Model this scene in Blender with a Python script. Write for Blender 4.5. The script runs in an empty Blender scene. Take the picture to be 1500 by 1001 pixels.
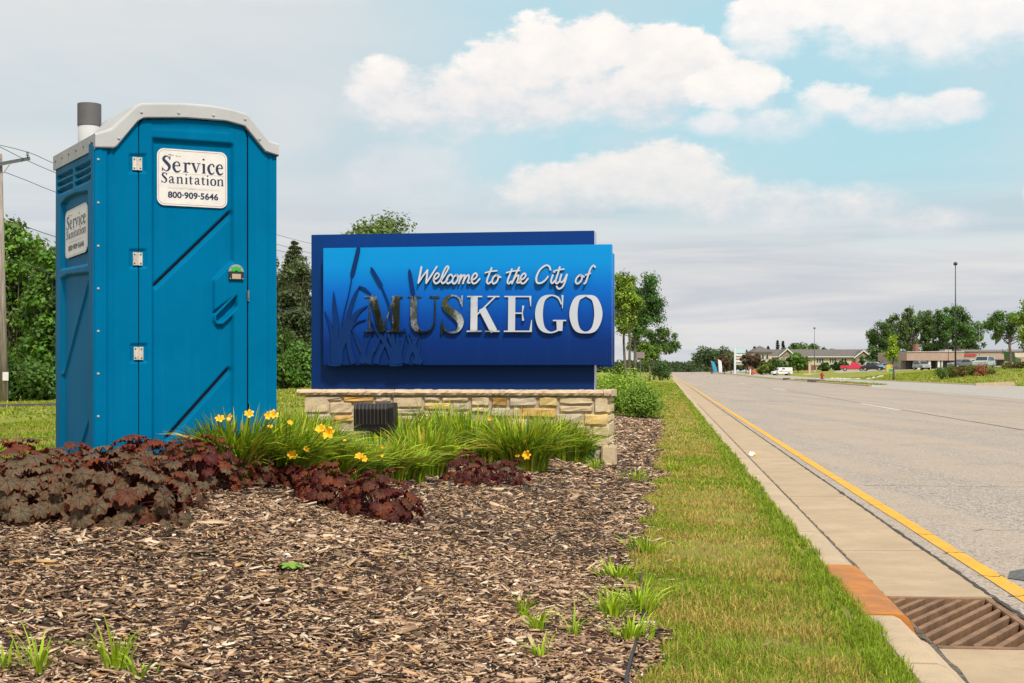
import bpy, bmesh, math, random
import numpy as np
from mathutils import Vector, Matrix
random.seed(7)
RNG = np.random.default_rng(7)
S = bpy.context.scene
COL = S.collection
# ------------------------------------------------------------------ camera
F = 2083.0            # focal length in pixels of a 1500 px wide picture (50 mm)
H = 1.37              # eye height above the gutter
cam_d = bpy.data.cameras.new("camera")
cam = bpy.data.objects.new("camera", cam_d); COL.objects.link(cam)
cam.location = (0, 0, H); cam.rotation_euler = (math.radians(90), 0, 0)
cam_d.sensor_width = 36; cam_d.lens = 50.0; cam_d.shift_y = 44.5/1500
cam_d.clip_start = 0.05; cam_d.clip_end = 6000
S.camera = cam
# ------------------------------------------------------------------ render look
S.view_settings.view_transform = 'Standard'; S.view_settings.look = 'None'
S.view_settings.exposure = 0.24; S.view_settings.gamma = 1.0
S.view_settings.use_curve_mapping = False
# ------------------------------------------------------------------ sun
SUN_EL, SUN_AZ = 50.0, 18.0      # sun behind the camera, a little to the right
sd = bpy.data.lights.new("sun", 'SUN'); so = bpy.data.objects.new("sun", sd); COL.objects.link(so)
sd.energy = 3.6; sd.angle = math.radians(7); sd.color = (1.0, 0.905, 0.76)
_d = Vector((math.sin(math.radians(SUN_AZ))*math.cos(math.radians(SUN_EL)),
             -math.cos(math.radians(SUN_AZ))*math.cos(math.radians(SUN_EL)), math.sin(math.radians(SUN_EL))))
so.rotation_euler = _d.to_track_quat('Z', 'Y').to_euler(); so.location = (5, -10, 30)
# ------------------------------------------------------------------ world
class NT:
    """small helper to write node maths"""
    def __init__(s, nt): s.nt = nt
    def n(s, t, **k):
        x = s.nt.nodes.new(t)
        for a, b in k.items(): setattr(x, a, b)
        return x
    def put(s, sock, v):
        if isinstance(v, bpy.types.NodeSocket): s.nt.links.new(v, sock)
        elif v is not None:
            if hasattr(sock.default_value, '__len__') and not hasattr(v, '__len__'): v = [v]*len(sock.default_value)
            if hasattr(sock.default_value, '__len__') and len(v) == 3 and len(sock.default_value) == 4: v = (*v, 1)
            sock.default_value = v
    def m(s, op, a, b=None, c=None, clamp=False):
        x = s.n('ShaderNodeMath', operation=op, use_clamp=clamp)
        s.put(x.inputs[0], a)
        if b is not None: s.put(x.inputs[1], b)
        if c is not None: s.put(x.inputs[2], c)
        return x.outputs[0]
    def mix(s, f, a, b, blend='MIX'):
        x = s.n('ShaderNodeMix', data_type='RGBA', blend_type=blend)
        s.put(x.inputs[0], f); s.put(x.inputs[6], a if isinstance(a, bpy.types.NodeSocket) else (*a[:3], 1))
        s.put(x.inputs[7], b if isinstance(b, bpy.types.NodeSocket) else (*b[:3], 1))
        return x.outputs[2]
    def ramp(s, f, lo, hi):
        x = s.n('ShaderNodeMapRange', interpolation_type='SMOOTHSTEP')
        s.put(x.inputs[0], f); s.put(x.inputs[1], lo); s.put(x.inputs[2], hi)
        return x.outputs[0]
    def noise(s, vec, scale, detail=4, rough=.55, dist=0.0, out=0):
        x = s.n('ShaderNodeTexNoise'); s.put(x.inputs['Vector'], vec)
        s.put(x.inputs['Scale'], scale); s.put(x.inputs['Detail'], detail)
        s.put(x.inputs['Roughness'], rough); s.put(x.inputs['Distortion'], dist)
        return x.outputs[out]
    def comb(s, x, y, z):
        c = s.n('ShaderNodeCombineXYZ'); s.put(c.inputs[0], x); s.put(c.inputs[1], y); s.put(c.inputs[2], z)
        return c.outputs[0]
def lin(r, g, b):
    f = lambda c: (c/255/12.92) if c/255 <= .04045 else ((c/255+.055)/1.055)**2.4
    return (f(r), f(g), f(b))
W = bpy.data.worlds.new("World"); S.world = W; W.use_nodes = True
nt = W.node_tree; nt.nodes.clear(); g = NT(nt)
tc = g.n('ShaderNodeTexCoord'); sx = g.n('ShaderNodeSeparateXYZ'); nt.links.new(tc.outputs['Generated'], sx.inputs[0])
az = g.m('MULTIPLY', g.m('ARCTAN2', sx.outputs[0], sx.outputs[1]), 20.83)     # bearing, units of about 2.75 degrees
el = g.m('MULTIPLY', g.m('ARCSINE', sx.outputs[2]), 20.83)                    # elevation, same units
sky = g.n('ShaderNodeTexSky', sky_type='NISHITA', sun_disc=False, sun_elevation=math.radians(SUN_EL),
          sun_rotation=math.radians(180-SUN_AZ), air_density=1.2, dust_density=2.0, ozone_density=1.5)
vec = g.comb(az, g.m('MULTIPLY', el, 1.6), 0.0)
n1 = g.noise(vec, .55, 8, .58); n2 = g.noise(vec, 1.9, 7, .62); n3 = g.noise(g.comb(g.m('MULTIPLY', az, .22), g.m('MULTIPLY', el, .9), 3.0), .8, 5, .5, .4)
nbig = g.noise(g.comb(g.m('MULTIPLY', az, .12), g.m('MULTIPLY', el, .2), 7.0), 1.0, 5, .55)
K = 10.0
def C(r, gg, b): return tuple(K*x for x in lin(r, gg, b))
# thin blue between the clouds
base = g.mix(.82, sky.outputs[0], C(172, 212, 222))
# grey veil over the left and the lower part of the sky
veilL = g.m('MULTIPLY', g.ramp(az, 2.2, -3.6), .93)
veilB = g.ramp(g.m('ADD', el, g.m('MULTIPLY', g.m('SUBTRACT', n3, .5), 1.6)), 3.2, 1.2)
veilcol = g.mix(g.ramp(n3, .3, .7), C(187, 200, 207), C(207, 209, 210))
topl = g.ramp(g.m('ADD', el, g.m('MULTIPLY', az, -.25)), 5.6, 7.3)      # lighter cloud high on the left
veilcol = g.mix(g.m('MULTIPLY', topl, .55), veilcol, C(216, 213, 212))
c1 = g.mix(g.m('MAXIMUM', veilL, g.m('MULTIPLY', g.ramp(nbig, .45, .6), .5)), base, veilcol)
streak = g.mix(g.ramp(g.noise(g.comb(g.m('MULTIPLY', az, .2), g.m('MULTIPLY', el, 2.4), 1.0), 1.0, 6, .55, .5), .34, .7), C(187, 190, 197), C(214, 211, 210))
c2 = g.mix(g.m('MULTIPLY', veilB, .96), c1, streak)
# heaped clouds: puffs of different sizes, ragged by noise
def blob(px, py, rx, ry):
    cx, cy = (px-750)/100, (545-py)/100
    a = g.m('DIVIDE', g.m('SUBTRACT', az, cx), rx/100); b = g.m('DIVIDE', g.m('SUBTRACT', el, cy), ry/100)
    return g.m('SUBTRACT', 1.0, g.m('ADD', g.m('MULTIPLY', a, a), g.m('MULTIPLY', b, b)))
def cloud(blobs, edge, lo, hi, amp, top, bot, ytop, ybot, opac, under):
    f = None
    for b in blobs:
        v = blob(*b); f = v if f is None else g.m('SMOOTH_MAX', f, v, .35)
    f = g.m('MAXIMUM', f, -1.5)
    f = g.m('ADD', f, g.m('MULTIPLY', g.m('SUBTRACT', n1, .5), amp))
    f = g.m('ADD', f, g.m('MULTIPLY', g.m('SUBTRACT', n2, .5), amp*.95))
    hgt = g.ramp(el, (545-ybot)/100, (545-ytop)/100)
    soft = g.m('ADD', edge, g.m('MULTIPLY', g.m('SUBTRACT', 1.0, hgt), under))
    mask = g.n('ShaderNodeMapRange', interpolation_type='SMOOTHSTEP')
    g.put(mask.inputs[0], f); g.put(mask.inputs[1], lo); g.put(mask.inputs[2], g.m('ADD', lo, soft))
    shade = g.m('ADD', g.m('MULTIPLY', hgt, .8), g.m('MULTIPLY', g.m('SUBTRACT', n2, .5), 1.5), clamp=True)
    col = g.mix(shade, bot, top)
    return g.m('MULTIPLY', mask.outputs[0], opac), col
cl = [
 (([(600, 262, 100, 50), (660, 300, 110, 40)], 1.1, -.3, 0, 1.6, C(222, 218, 218), C(200, 204, 211), 225, 350, .45, 1.2)),
 (([(810, 285, 110, 44), (900, 265, 80, 44), (960, 262, 110, 50), (1040, 296, 110, 44), (1150, 312, 100, 44), (1230, 318, 110, 42), (1330, 335, 100, 26)], .55, -.2, 0, 1.9, C(233, 228, 223), C(206, 208, 212), 225, 350, .92, 1.3)),
 (([(1500, 302, 34, 30)], .5, -.1, 0, .9, C(236, 228, 220), C(218, 213, 213), 270, 330, .9, .5)),
 (([(558, 138, 56, 50), (600, 160, 100, 52), (680, 160, 120, 60), (900, 140, 150, 60), (740, 108, 72, 60), (800, 98, 90, 70), (870, 96, 90, 66), (960, 96, 96, 52), (1020, 122, 74, 46), (780, 160, 160, 46)], .40, -.08, 0, 2.0, C(241, 235, 229), C(214, 214, 217), 45, 210, 1.0, .95)),
 (([(1080, 142, 80, 40), (1050, 188, 50, 22), (1130, 192, 90, 28), (1205, 163, 62, 36), (1290, 184, 90, 30), (1375, 178, 54, 26)], .36, -.08, 0, 1.8, C(240, 234, 228), C(212, 217, 222), 120, 214, .98, 1.1)),
 (([(1120, 62, 70, 60), (1180, 22, 100, 60), (1320, 60, 190, 84), (1470, 55, 150, 76), (1400, -20, 300, 80)], .42, -.08, 0, 1.8, C(243, 238, 233), C(218, 220, 223), -10, 150, 1.0, 1.3)),
 (([(60, 10, 150, 50), (250, -5, 200, 40), (420, 0, 160, 30)], 1.0, -.3, 0, 1.5, C(228, 222, 218), C(207, 209, 213), -20, 60, .8, 1.0)),
]
for args in cl:
    m_, c_ = cloud(*args); c2 = g.mix(m_, c2, c_)
# beyond the picture the same broken cloud goes on all round
oa = g.m('ABSOLUTE', az)
outside = g.m('MAXIMUM', g.ramp(oa, 8.0, 11.0), g.ramp(el, 5.8, 7.6))
gen = g.m('MULTIPLY', g.m('MULTIPLY', g.ramp(g.noise(tc.outputs['Generated'], 3.2, 8, .56), .44, .58), .92), outside)
gcol = g.mix(g.ramp(g.noise(tc.outputs['Generated'], 6.5, 6, .6), .35, .65), C(205, 208, 214), C(244, 240, 236))
c2 = g.mix(gen, c2, gcol)
bg = g.n('ShaderNodeBackground'); nt.links.new(c2, bg.inputs[0]); bg.inputs[1].default_value = 0.1
wo = g.n('ShaderNodeOutputWorld'); nt.links.new(bg.outputs[0], wo.inputs[0])
S.cycles.max_bounces = 6; S.cycles.transparent_max_bounces = 4
S.cycles.sample_clamp_indirect = 4
try: W.cycles.sampling_method = 'MANUAL'; W.cycles.sample_map_resolution = 512
except Exception: pass

# ------------------------------------------------------------------ helpers
MATS = {}
def nodes(name):
    m = bpy.data.materials.new(name); m.use_nodes = True
    t = m.node_tree; b = t.nodes['Principled BSDF']; MATS[name] = m
    return m, NT(t), b
def simple(name, col, rough=.6, var=.12, scale=6.0, bump=0.0, bscale=40.0, metal=0.0, spec=.5, coat=0.0):
    """plain surface with a little mottling and fine relief"""
    if name in MATS: return MATS[name]
    m, g, b = nodes(name)
    tc = g.n('ShaderNodeTexCoord')
    nz = g.noise(tc.outputs['Object'], scale, 5, .6)
    lo = tuple(c*(1-var) for c in col); hi = tuple(min(1, c*(1+var)) for c in col)
    g.put(b.inputs['Base Color'], g.mix(g.ramp(nz, .3, .7), lo, hi))
    g.put(b.inputs['Roughness'], g.m('ADD', rough-.06, g.m('MULTIPLY', nz, .12)))
    b.inputs['Metallic'].default_value = metal
    b.inputs['Specular IOR Level'].default_value = spec
    b.inputs['Coat Weight'].default_value = coat
    if bump:
        bp = g.n('ShaderNodeBump'); bp.inputs['Strength'].default_value = bump; bp.inputs['Distance'].default_value = .01
        g.put(bp.inputs['Height'], g.noise(tc.outputs['Object'], bscale, 4, .6)); g.put(b.inputs['Normal'], bp.outputs[0])
    return m
def attr_mat(name, rough=.6, trans=0.0, spec=.3):
    """colour comes from the mesh's own per-piece colour attribute"""
    m, g, b = nodes(name)
    a = g.n('ShaderNodeAttribute', attribute_name='tint')
    g.put(b.inputs['Base Color'], a.outputs['Color']); b.inputs['Roughness'].default_value = rough
    b.inputs['Specular IOR Level'].default_value = spec
    if trans:
        t = g.n('ShaderNodeBsdfTranslucent'); g.put(t.inputs[0], g.mix(.35, a.outputs['Color'], (.35, .45, .03)))
        mx = g.n('ShaderNodeMixShader'); mx.inputs[0].default_value = trans
        out = g.nt.nodes['Material Output']
        g.nt.links.new(b.outputs[0], mx.inputs[1]); g.nt.links.new(t.outputs[0], mx.inputs[2]); g.nt.links.new(mx.outputs[0], out.inputs[0])
    return m
def link(name, me, mat=None, parent=None, smooth=False):
    o = bpy.data.objects.new(name, me); COL.objects.link(o)
    if mat and not me.materials: me.materials.append(mat)
    if parent is not None: o.parent = parent
    if smooth and len(me.polygons): me.polygons.foreach_set('use_smooth', [True]*len(me.polygons))
    return o
def tag(o, label=None, cat=None, group=None, kind=None):
    if label: o['label'] = label
    if cat: o['category'] = cat
    if group: o['group'] = group
    if kind: o['kind'] = kind
    return o
def empty(name, loc=(0, 0, 0), rz=0.0, label=None, cat=None, group=None):
    o = bpy.data.objects.new(name, None); COL.objects.link(o); o.location = loc; o.rotation_euler = (0, 0, rz)
    o.empty_display_size = .1
    return tag(o, label, cat, group)
def copy_tree(o, parent=None):
    c = o.copy(); COL.objects.link(c); c.parent = parent
    for ch in list(o.children): copy_tree(ch, c)
    return c
class MB:
    def __init__(s): s.v = []; s.f = []
    def add(s, vs, fs):
        n = len(s.v); s.v += [tuple(p) for p in vs]; s.f += [tuple(i+n for i in f) for f in fs]; return s
    def box(s, x0, y0, z0, x1, y1, z1):
        return s.add([(x0,y0,z0),(x1,y0,z0),(x1,y1,z0),(x0,y1,z0),(x0,y0,z1),(x1,y0,z1),(x1,y1,z1),(x0,y1,z1)],
              [(0,3,2,1),(4,5,6,7),(0,1,5,4),(1,2,6,5),(2,3,7,6),(3,0,4,7)])
    def tube(s, pts, rs, n=8, cap=True):
        pts = [Vector(p) for p in pts]; rings = []
        for i, p in enumerate(pts):
            d = (pts[min(i+1, len(pts)-1)]-pts[max(i-1, 0)])
            d = d.normalized() if d.length else Vector((0, 0, 1))
            a = d.orthogonal().normalized() if abs(d.z) < .999 else Vector((1, 0, 0))
            if i and rings: a = (pa-d*pa.dot(d)).normalized()
            pa = a; b = d.cross(a); r = rs[i] if hasattr(rs, '__len__') else rs
            rings.append([p+(a*math.cos(2*math.pi*k/n)+b*math.sin(2*math.pi*k/n))*r for k in range(n)])
        vs = [v for R in rings for v in R]; fs = []
        for i in range(len(rings)-1):
            for k in range(n):
                fs.append((i*n+k, i*n+(k+1)%n, (i+1)*n+(k+1)%n, (i+1)*n+k))
        if cap: fs += [tuple(range(n))[::-1], tuple((len(rings)-1)*n+k for k in range(n))]
        return s.add(vs, fs)
    def prism(s, poly, ax, a0, a1):
        """poly of 2D points extruded along axis ax ('x','y','z')"""
        n = len(poly)
        def P(p, a):
            return (a, p[0], p[1]) if ax == 'x' else (p[0], a, p[1]) if ax == 'y' else (p[0], p[1], a)
        vs = [P(p, a0) for p in poly]+[P(p, a1) for p in poly]
        fs = [tuple(range(n))[::-1], tuple(range(n, 2*n))]+[(i, (i+1)%n, n+(i+1)%n, n+i) for i in range(n)]
        return s.add(vs, fs)
    def strip(s, L, R, y0, y1, front=True):
        """ribbon between point lists L and R (x,z), front face at depth y0, sides back to y1"""
        n = len(L); vs = []
        for a, b in zip(L, R): vs += [(a[0], y0, a[1]), (b[0], y0, b[1]), (a[0], y1, a[1]), (b[0], y1, b[1])]
        fs = []
        for i in range(n-1):
            o = 4*i; p = o+4
            fs += [(o, o+1, p+1, p), (o, p, p+2, o+2), (o+1, o+3, p+3, p+1)]
        fs += [(0, 2, 3, 1), (4*n-4, 4*n-3, 4*n-1, 4*n-2)]
        return s.add(vs, fs)
    def build(s, name, mat=None, parent=None, smooth=False, fix=True, bevel=0):
        me = bpy.data.meshes.new(name); me.from_pydata(s.v, [], s.f)
        if fix:
            bm = bmesh.new(); bm.from_mesh(me); bmesh.ops.recalc_face_normals(bm, faces=bm.faces)
            if bevel: bmesh.ops.bevel(bm, geom=list(bm.edges), offset=bevel, segments=2, affect='EDGES', clamp_overlap=True)
            bm.to_mesh(me); bm.free()
        me.update()
        return link(name, me, mat, parent, smooth)
def np_mesh(name, V, Fq, tint=None, mat=None, parent=None, smooth=False):
    """V (n,3), Fq (m,k) all faces of k corners"""
    me = bpy.data.meshes.new(name); n, (m, k) = len(V), Fq.shape
    me.vertices.add(n); me.vertices.foreach_set('co', np.asarray(V, dtype=np.float32).ravel())
    me.loops.add(m*k); me.loops.foreach_set('vertex_index', Fq.astype(np.int32).ravel())
    me.polygons.add(m); me.polygons.foreach_set('loop_start', np.arange(0, m*k, k, dtype=np.int32))
    try: me.polygons.foreach_set('loop_total', np.full(m, k, dtype=np.int32))
    except Exception: pass
    me.update(calc_edges=True); me.validate()
    if tint is not None:
        a = me.color_attributes.new('tint', 'FLOAT_COLOR', 'POINT')
        a.data.foreach_set('color', np.c_[tint, np.ones(n)].astype(np.float32).ravel())
    return link(name, me, mat, parent, smooth)
# ------------------------------------------------------------------ road frame and terrain
HX = (975-750)/F; _l = math.hypot(1, HX); RX, RY = HX/_l, 1/_l           # road direction
def sv(s, v): return s*RX+v*RY, s*RY-v*RX                                # (along, across) -> X, Y
def to_sv(X, Y): return X*RX+Y*RY, X*RY-Y*RX
_ss = np.linspace(-200, 2600, 2801)
_zz = np.interp(_ss, [-200, 20, 60, 100, 250, 430, 600, 720, 900, 2600], [0, 0, .03, .1, .2, .78, 1.2, 1.24, .9, -6])
_k = np.hanning(61); _k /= _k.sum(); _zs = np.convolve(np.pad(_zz, 30, 'edge'), _k, 'valid')
def zr(s): return np.interp(s, _ss, _zs)
def P(px, py, Y): return Vector(((px-750)/F*Y, Y, H-(py-545)/F*Y))
CT = []   # px, Y, z
for px, py, Y in [(-300,700,9.5),(60,772,7.35),(150,770,7.4),(250,712,8.8),(400,700,9.6),(530,765,8.6),(700,712,12),(880,663,17.3),(640,668,16.6),
                  (445,646,17.6),(640,820,7.6),(900,690,14.2),(40,664,11.2),(-200,664,11.4),(60,628,17.5),(40,599,29),(-100,596,33),(40,588,46),(20,580,62),
                  (430,602,23),(430,567,58),(430,556,100),(960,613,33),(880,590,45),(915,561,80),(915,553,130),(700,560,60),(300,640,14),
                  (1260,559,190),(1370,563,135),(1440,566,122),(1400,549.5,155),(1500,562,148),(1500,546,165),(1460,541,190),(1440,537,230),
                  (1310,545,262),(1310,541.5,300),(1200,545,330),(1200,553,240),(1100,549,350),(1100,545.5,420),(1050,546,500),(1500,538,230),(1500,534,300),(1400,540,290),
                  (1150,543,420),(1250,541,400),(-200,560,110),(200,552,130),(600,551,150)]:
    CT.append((px, Y, H-(py-545)/F*Y))
for px, Y, z in [(0, 4.4, .33), (450, 4.4, .30), (900, 4.4, .24), (1200, 3.5, .2), (-400, 4.0, .36), (150, 9.2, .745), (250, 10.6, .75), (400, 10.2, .74),(500,10,.52),
                 (700, 300, 1.0), (200, 400, 1.2), (1600, 500, 2.5), (1200, 700, 1.6)]:
    CT.append((px, Y, z))
CT = np.array(CT)
_pa = CT[:, 0]/208.0; _pb = np.log(CT[:, 1])*3.2
def _phi(r2): return .5*r2*np.log(r2+1e-12)
_A = _phi((_pa[:, None]-_pa[None])**2+(_pb[:, None]-_pb[None])**2)+np.eye(len(_pa))*.02
_Pm = np.c_[np.ones(len(_pa)), _pa, _pb]
_M = np.block([[_A, _Pm], [_Pm.T, np.zeros((3, 3))]])
_wts = np.linalg.solve(_M, np.r_[CT[:, 2], 0, 0, 0])
def tps(X, Y):
    X = np.atleast_1d(np.asarray(X, float)); Y = np.atleast_1d(np.asarray(Y, float))
    Yc = np.clip(Y, 4.2, 900); px = np.clip(750+F*X/Yc, -700, 2000)
    a = px/208.0; b = np.log(Yc)*3.2
    out = np.zeros(X.shape); fa, fb, fo = a.ravel(), b.ravel(), out.ravel()
    for i in range(0, fa.size, 20000):
        r2 = (fa[i:i+20000, None]-_pa[None])**2+(fb[i:i+20000, None]-_pb[None])**2
        fo[i:i+20000] = _phi(r2)@_wts[:-3]+_wts[-3]+_wts[-2]*fa[i:i+20000]+_wts[-1]*fb[i:i+20000]
    return np.clip(fo.reshape(X.shape), .05, 3.2)
def sstep(x, a, b):
    t = np.clip((x-a)/(b-a), 0, 1); return t*t*(3-2*t)
def G(X, Y):
    """ground height left of the kerb or beyond the far kerb"""
    X = np.atleast_1d(np.asarray(X, float)); Y = np.atleast_1d(np.asarray(Y, float))
    s, v = to_sv(X, Y); t = tps(X, Y)
    t = t+(.3-t)*sstep(-Y, -3.5, 3)
    left = zr(s)+.14+.07*sstep(-v, -1.0, .3)
    wl = sstep(-v, -.1, 1.5+.02*np.clip(s, 0, 200))
    zl = left*(1-wl)+t*wl
    right = zr(s)+.14
    wr = sstep(v, 25.5, 34)
    zright = right*(1-wr)+t*wr
    return np.where(v < 8, zl, zright)
def G1(X, Y): return float(G(X, Y)[0])
def hit(px, py, y0=4.5, y1=600):
    """where the sight line through a picture point meets the ground"""
    Ys = np.geomspace(y0, y1, 1500); X = (px-750)/F*Ys; Z = H-(py-545)/F*Ys
    d = Z-G(X, Ys); i = np.argmax(d < 0)
    if d[i] >= 0: i = len(Ys)-1
    return Vector((X[i], Ys[i], float(G(X[i], Ys[i])[0])))
def on(px, Y):
    X = (px-750)/F*Y; return Vector((X, Y, G1(X, Y)))
# ------------------------------------------------------------------ setting: ground, mulch, road
def grid_faces(ns, nv):
    i, j = np.meshgrid(np.arange(ns-1), np.arange(nv-1), indexing='ij')
    a = (i*nv+j); return np.stack([a, a+nv, a+nv+1, a+1], -1).reshape(-1, 4)
def inpoly(X, Y, poly):
    r = np.zeros(X.shape, bool); n = len(poly)
    for i in range(n):
        x0, y0 = poly[i]; x1, y1 = poly[(i+1) % n]
        c = ((y0 > Y) != (y1 > Y)) & (X < (x1-x0)*(Y-y0)/((y1-y0) or 1e-9)+x0); r ^= c
    return r
def vn(X, Y, f, seed=0):
    """cheap smooth noise from sines"""
    r = np.zeros_like(X); rs = np.random.default_rng(seed)
    for k in range(7):
        a = rs.uniform(0, 6.28); ff = f*rs.uniform(.5, 1.8); ph = rs.uniform(0, 6.28)
        r += np.sin((X*math.cos(a)+Y*math.sin(a))*ff+ph)
    return r/7
MULCH = [(-12, -2), (-12, 9.3), (-4.0, 9.5), (-3.2, 10.7), (-1.2, 10.9), (-2.0, 13.5), (-2.75, 16.8), (-2.7, 18.8), (.4, 19.2), (1.2, 26), (1.4, 36), (4.2, 36), (4.2, 20)]
def is_mulch(X, Y):
    s, v = to_sv(X, Y)
    edge = v < -.1+.22*vn(X, Y, 3.5, 3)+.12*vn(X, Y, 13, 4)
    m = (inpoly(X, Y, MULCH+[(4.2, -2)]) & edge)
    m |= inpoly(X, Y, [(-18, 31), (-10.2, 31.5), (-10.3, 38), (-18, 38)])
    return m
# -- materials
def lawn_mat():
    m, g, b = nodes('lawn_grass'); tc = g.n('ShaderNodeTexCoord'); o = tc.outputs['Object']
    big = g.noise(o, .55, 5, .6); mid = g.noise(o, 3.5, 5, .65); fine = g.noise(o, 55, 4, .7)
    c = g.mix(g.ramp(big, .35, .65), (.19, .245, .022), (.29, .30, .04))
    c = g.mix(g.m('MULTIPLY', g.ramp(mid, .42, .62), .75), c, (.33, .255, .105))
    c = g.mix(g.m('MULTIPLY', g.ramp(fine, .35, .7), .5), c, (.08, .125, .014))
    g.put(b.inputs['Base Color'], c); b.inputs['Roughness'].default_value = .9; b.inputs['Specular IOR Level'].default_value = .1
    bp = g.n('ShaderNodeBump'); bp.inputs['Strength'].default_value = .8; bp.inputs['Distance'].default_value = .03
    g.put(bp.inputs['Height'], g.noise(o, 40, 4, .7)); g.put(b.inputs['Normal'], bp.outputs[0]); return m
def mulch_mat():
    m, g, b = nodes('bark_mulch_floor'); tc = g.n('ShaderNodeTexCoord'); o = tc.outputs['Object']
    v = g.n('ShaderNodeTexVoronoi'); g.put(v.inputs['Vector'], o); v.inputs['Scale'].default_value = 55
    c = g.mix(g.ramp(g.m('FRACT', g.m('MULTIPLY', v.outputs['Color'], 1.0)), .3, .9), (.018, .011, .008), (.13, .085, .055))
    c = g.mix(g.m('MULTIPLY', g.ramp(g.noise(o, 25, 4, .7), .4, .6), .7), c, (.03, .018, .012))
    g.put(b.inputs['Base Color'], c); b.inputs['Roughness'].default_value = .95
    bp = g.n('ShaderNodeBump'); bp.inputs['Strength'].default_value = 1; bp.inputs['Distance'].default_value = .02
    g.put(bp.inputs['Height'], g.noise(o, 60, 4, .7)); g.put(b.inputs['Normal'], bp.outputs[0]); return m
def road_mat(name, c0, c1, cs, tintc):
    m, g, b = nodes(name); tc = g.n('ShaderNodeTexCoord'); o = tc.outputs['Object']
    # grain: small stones of different brightness, long faint tyre bands along the road
    v = g.n('ShaderNodeTexVoronoi'); g.put(v.inputs['Vector'], o); v.inputs['Scale'].default_value = 60
    sp = g.n('ShaderNodeSeparateColor'); g.put(sp.inputs[0], v.outputs['Color'])
    c = g.mix(sp.outputs[0], c0, c1)
    c = g.mix(g.m('MULTIPLY', g.ramp(sp.outputs[1], .72, .8), .75), c, cs)
    mp = g.n('ShaderNodeMapping'); g.put(mp.inputs[0], o); mp.inputs['Rotation'].default_value = (0, 0, math.atan2(RX, RY)); mp.inputs['Scale'].default_value = (.55, .035, 1)
    c = g.mix(g.m('MULTIPLY', g.ramp(g.noise(mp.outputs[0], 1.6, 5, .6), .38, .62), .6), c, tintc)
    c = g.mix(g.m('MULTIPLY', g.ramp(g.noise(o, .7, 6, .65), .5, .75), .3), c, tuple(x*.72 for x in c0))
    g.put(b.inputs['Base Color'], c); b.inputs['Roughness'].default_value = .85; b.inputs['Specular IOR Level'].default_value = .25
    bp = g.n('ShaderNodeBump'); bp.inputs['Strength'].default_value = .6; bp.inputs['Distance'].default_value = .004
    g.put(bp.inputs['Height'], g.m('SUBTRACT', 1.0, v.outputs['Distance'])); g.put(b.inputs['Normal'], bp.outputs[0]); return m
def conc_mat(name, col, stain):
    m, g, b = nodes(name); tc = g.n('ShaderNodeTexCoord'); o = tc.outputs['Object']
    oi = g.n('ShaderNodeObjectInfo')
    c = g.mix(g.ramp(g.noise(o, 2.2, 6, .6), .3, .72), tuple(x*.86 for x in col), tuple(x*1.08 for x in col))
    c = g.mix(g.m('MULTIPLY', g.ramp(g.noise(o, 9, 6, .7), .52, .72), .4), c, stain)
    c = g.mix(g.m('MULTIPLY', g.ramp(g.noise(o, 130, 2, .5), .58, .66), .45), c, tuple(x*.6 for x in col))
    c = g.mix(g.m('MULTIPLY', oi.outputs['Random'], .2), c, tuple(x*.75 for x in col))
    g.put(b.inputs['Base Color'], c); b.inputs['Roughness'].default_value = .88; b.inputs['Specular IOR Level'].default_value = .25
    bp = g.n('ShaderNodeBump'); bp.inputs['Strength'].default_value = .35; bp.inputs['Distance'].default_value = .003
    g.put(bp.inputs['Height'], g.noise(o, 160, 3, .6)); g.put(b.inputs['Normal'], bp.outputs[0]); return m
M_LAWN, M_MULCH = lawn_mat(), mulch_mat()
M_ROAD = road_mat('road_surface', (.25, .212, .182), (.50, .435, .38), (.075, .064, .058), (.40, .315, .245))
M_LANE = road_mat('side_road_surface', (.31, .285, .26), (.44, .41, .38), (.2, .19, .18), (.38, .34, .30))
M_CONC = conc_mat('gutter_concrete', (.445, .335, .225), (.30, .215, .14))
M_KERB = conc_mat('kerb_concrete', (.48, .365, .25), (.33, .24, .155))
def worn_paint(name, col, under, wear=.62):
    m, g, b = nodes(name); tc = g.n('ShaderNodeTexCoord'); o = tc.outputs['Object']
    w = g.m('ADD', g.m('MULTIPLY', g.noise(o, 60, 4, .7), .55), g.m('MULTIPLY', g.noise(o, 4, 5, .6), .5))
    c = g.mix(g.ramp(w, wear, wear+.08), g.mix(g.ramp(g.noise(o, 3, 4), .3, .7), tuple(x*.85 for x in col), col), under)
    g.put(b.inputs['Base Color'], c); b.inputs['Roughness'].default_value = .7; return m
M_YEL = worn_paint('yellow_road_paint', (.74, .37, .015), (.34, .27, .18), .58)
M_WHT = worn_paint('white_road_paint', (.72, .71, .68), (.38, .36, .34), .60)
M_TAR = simple('joint_tar', (.050, .040, .033), .8, .4, 20, .5, 60)
M_DIRT = simple('dirt_crack', (.10, .085, .065), .95, .7, 30, .8, 90)

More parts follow.
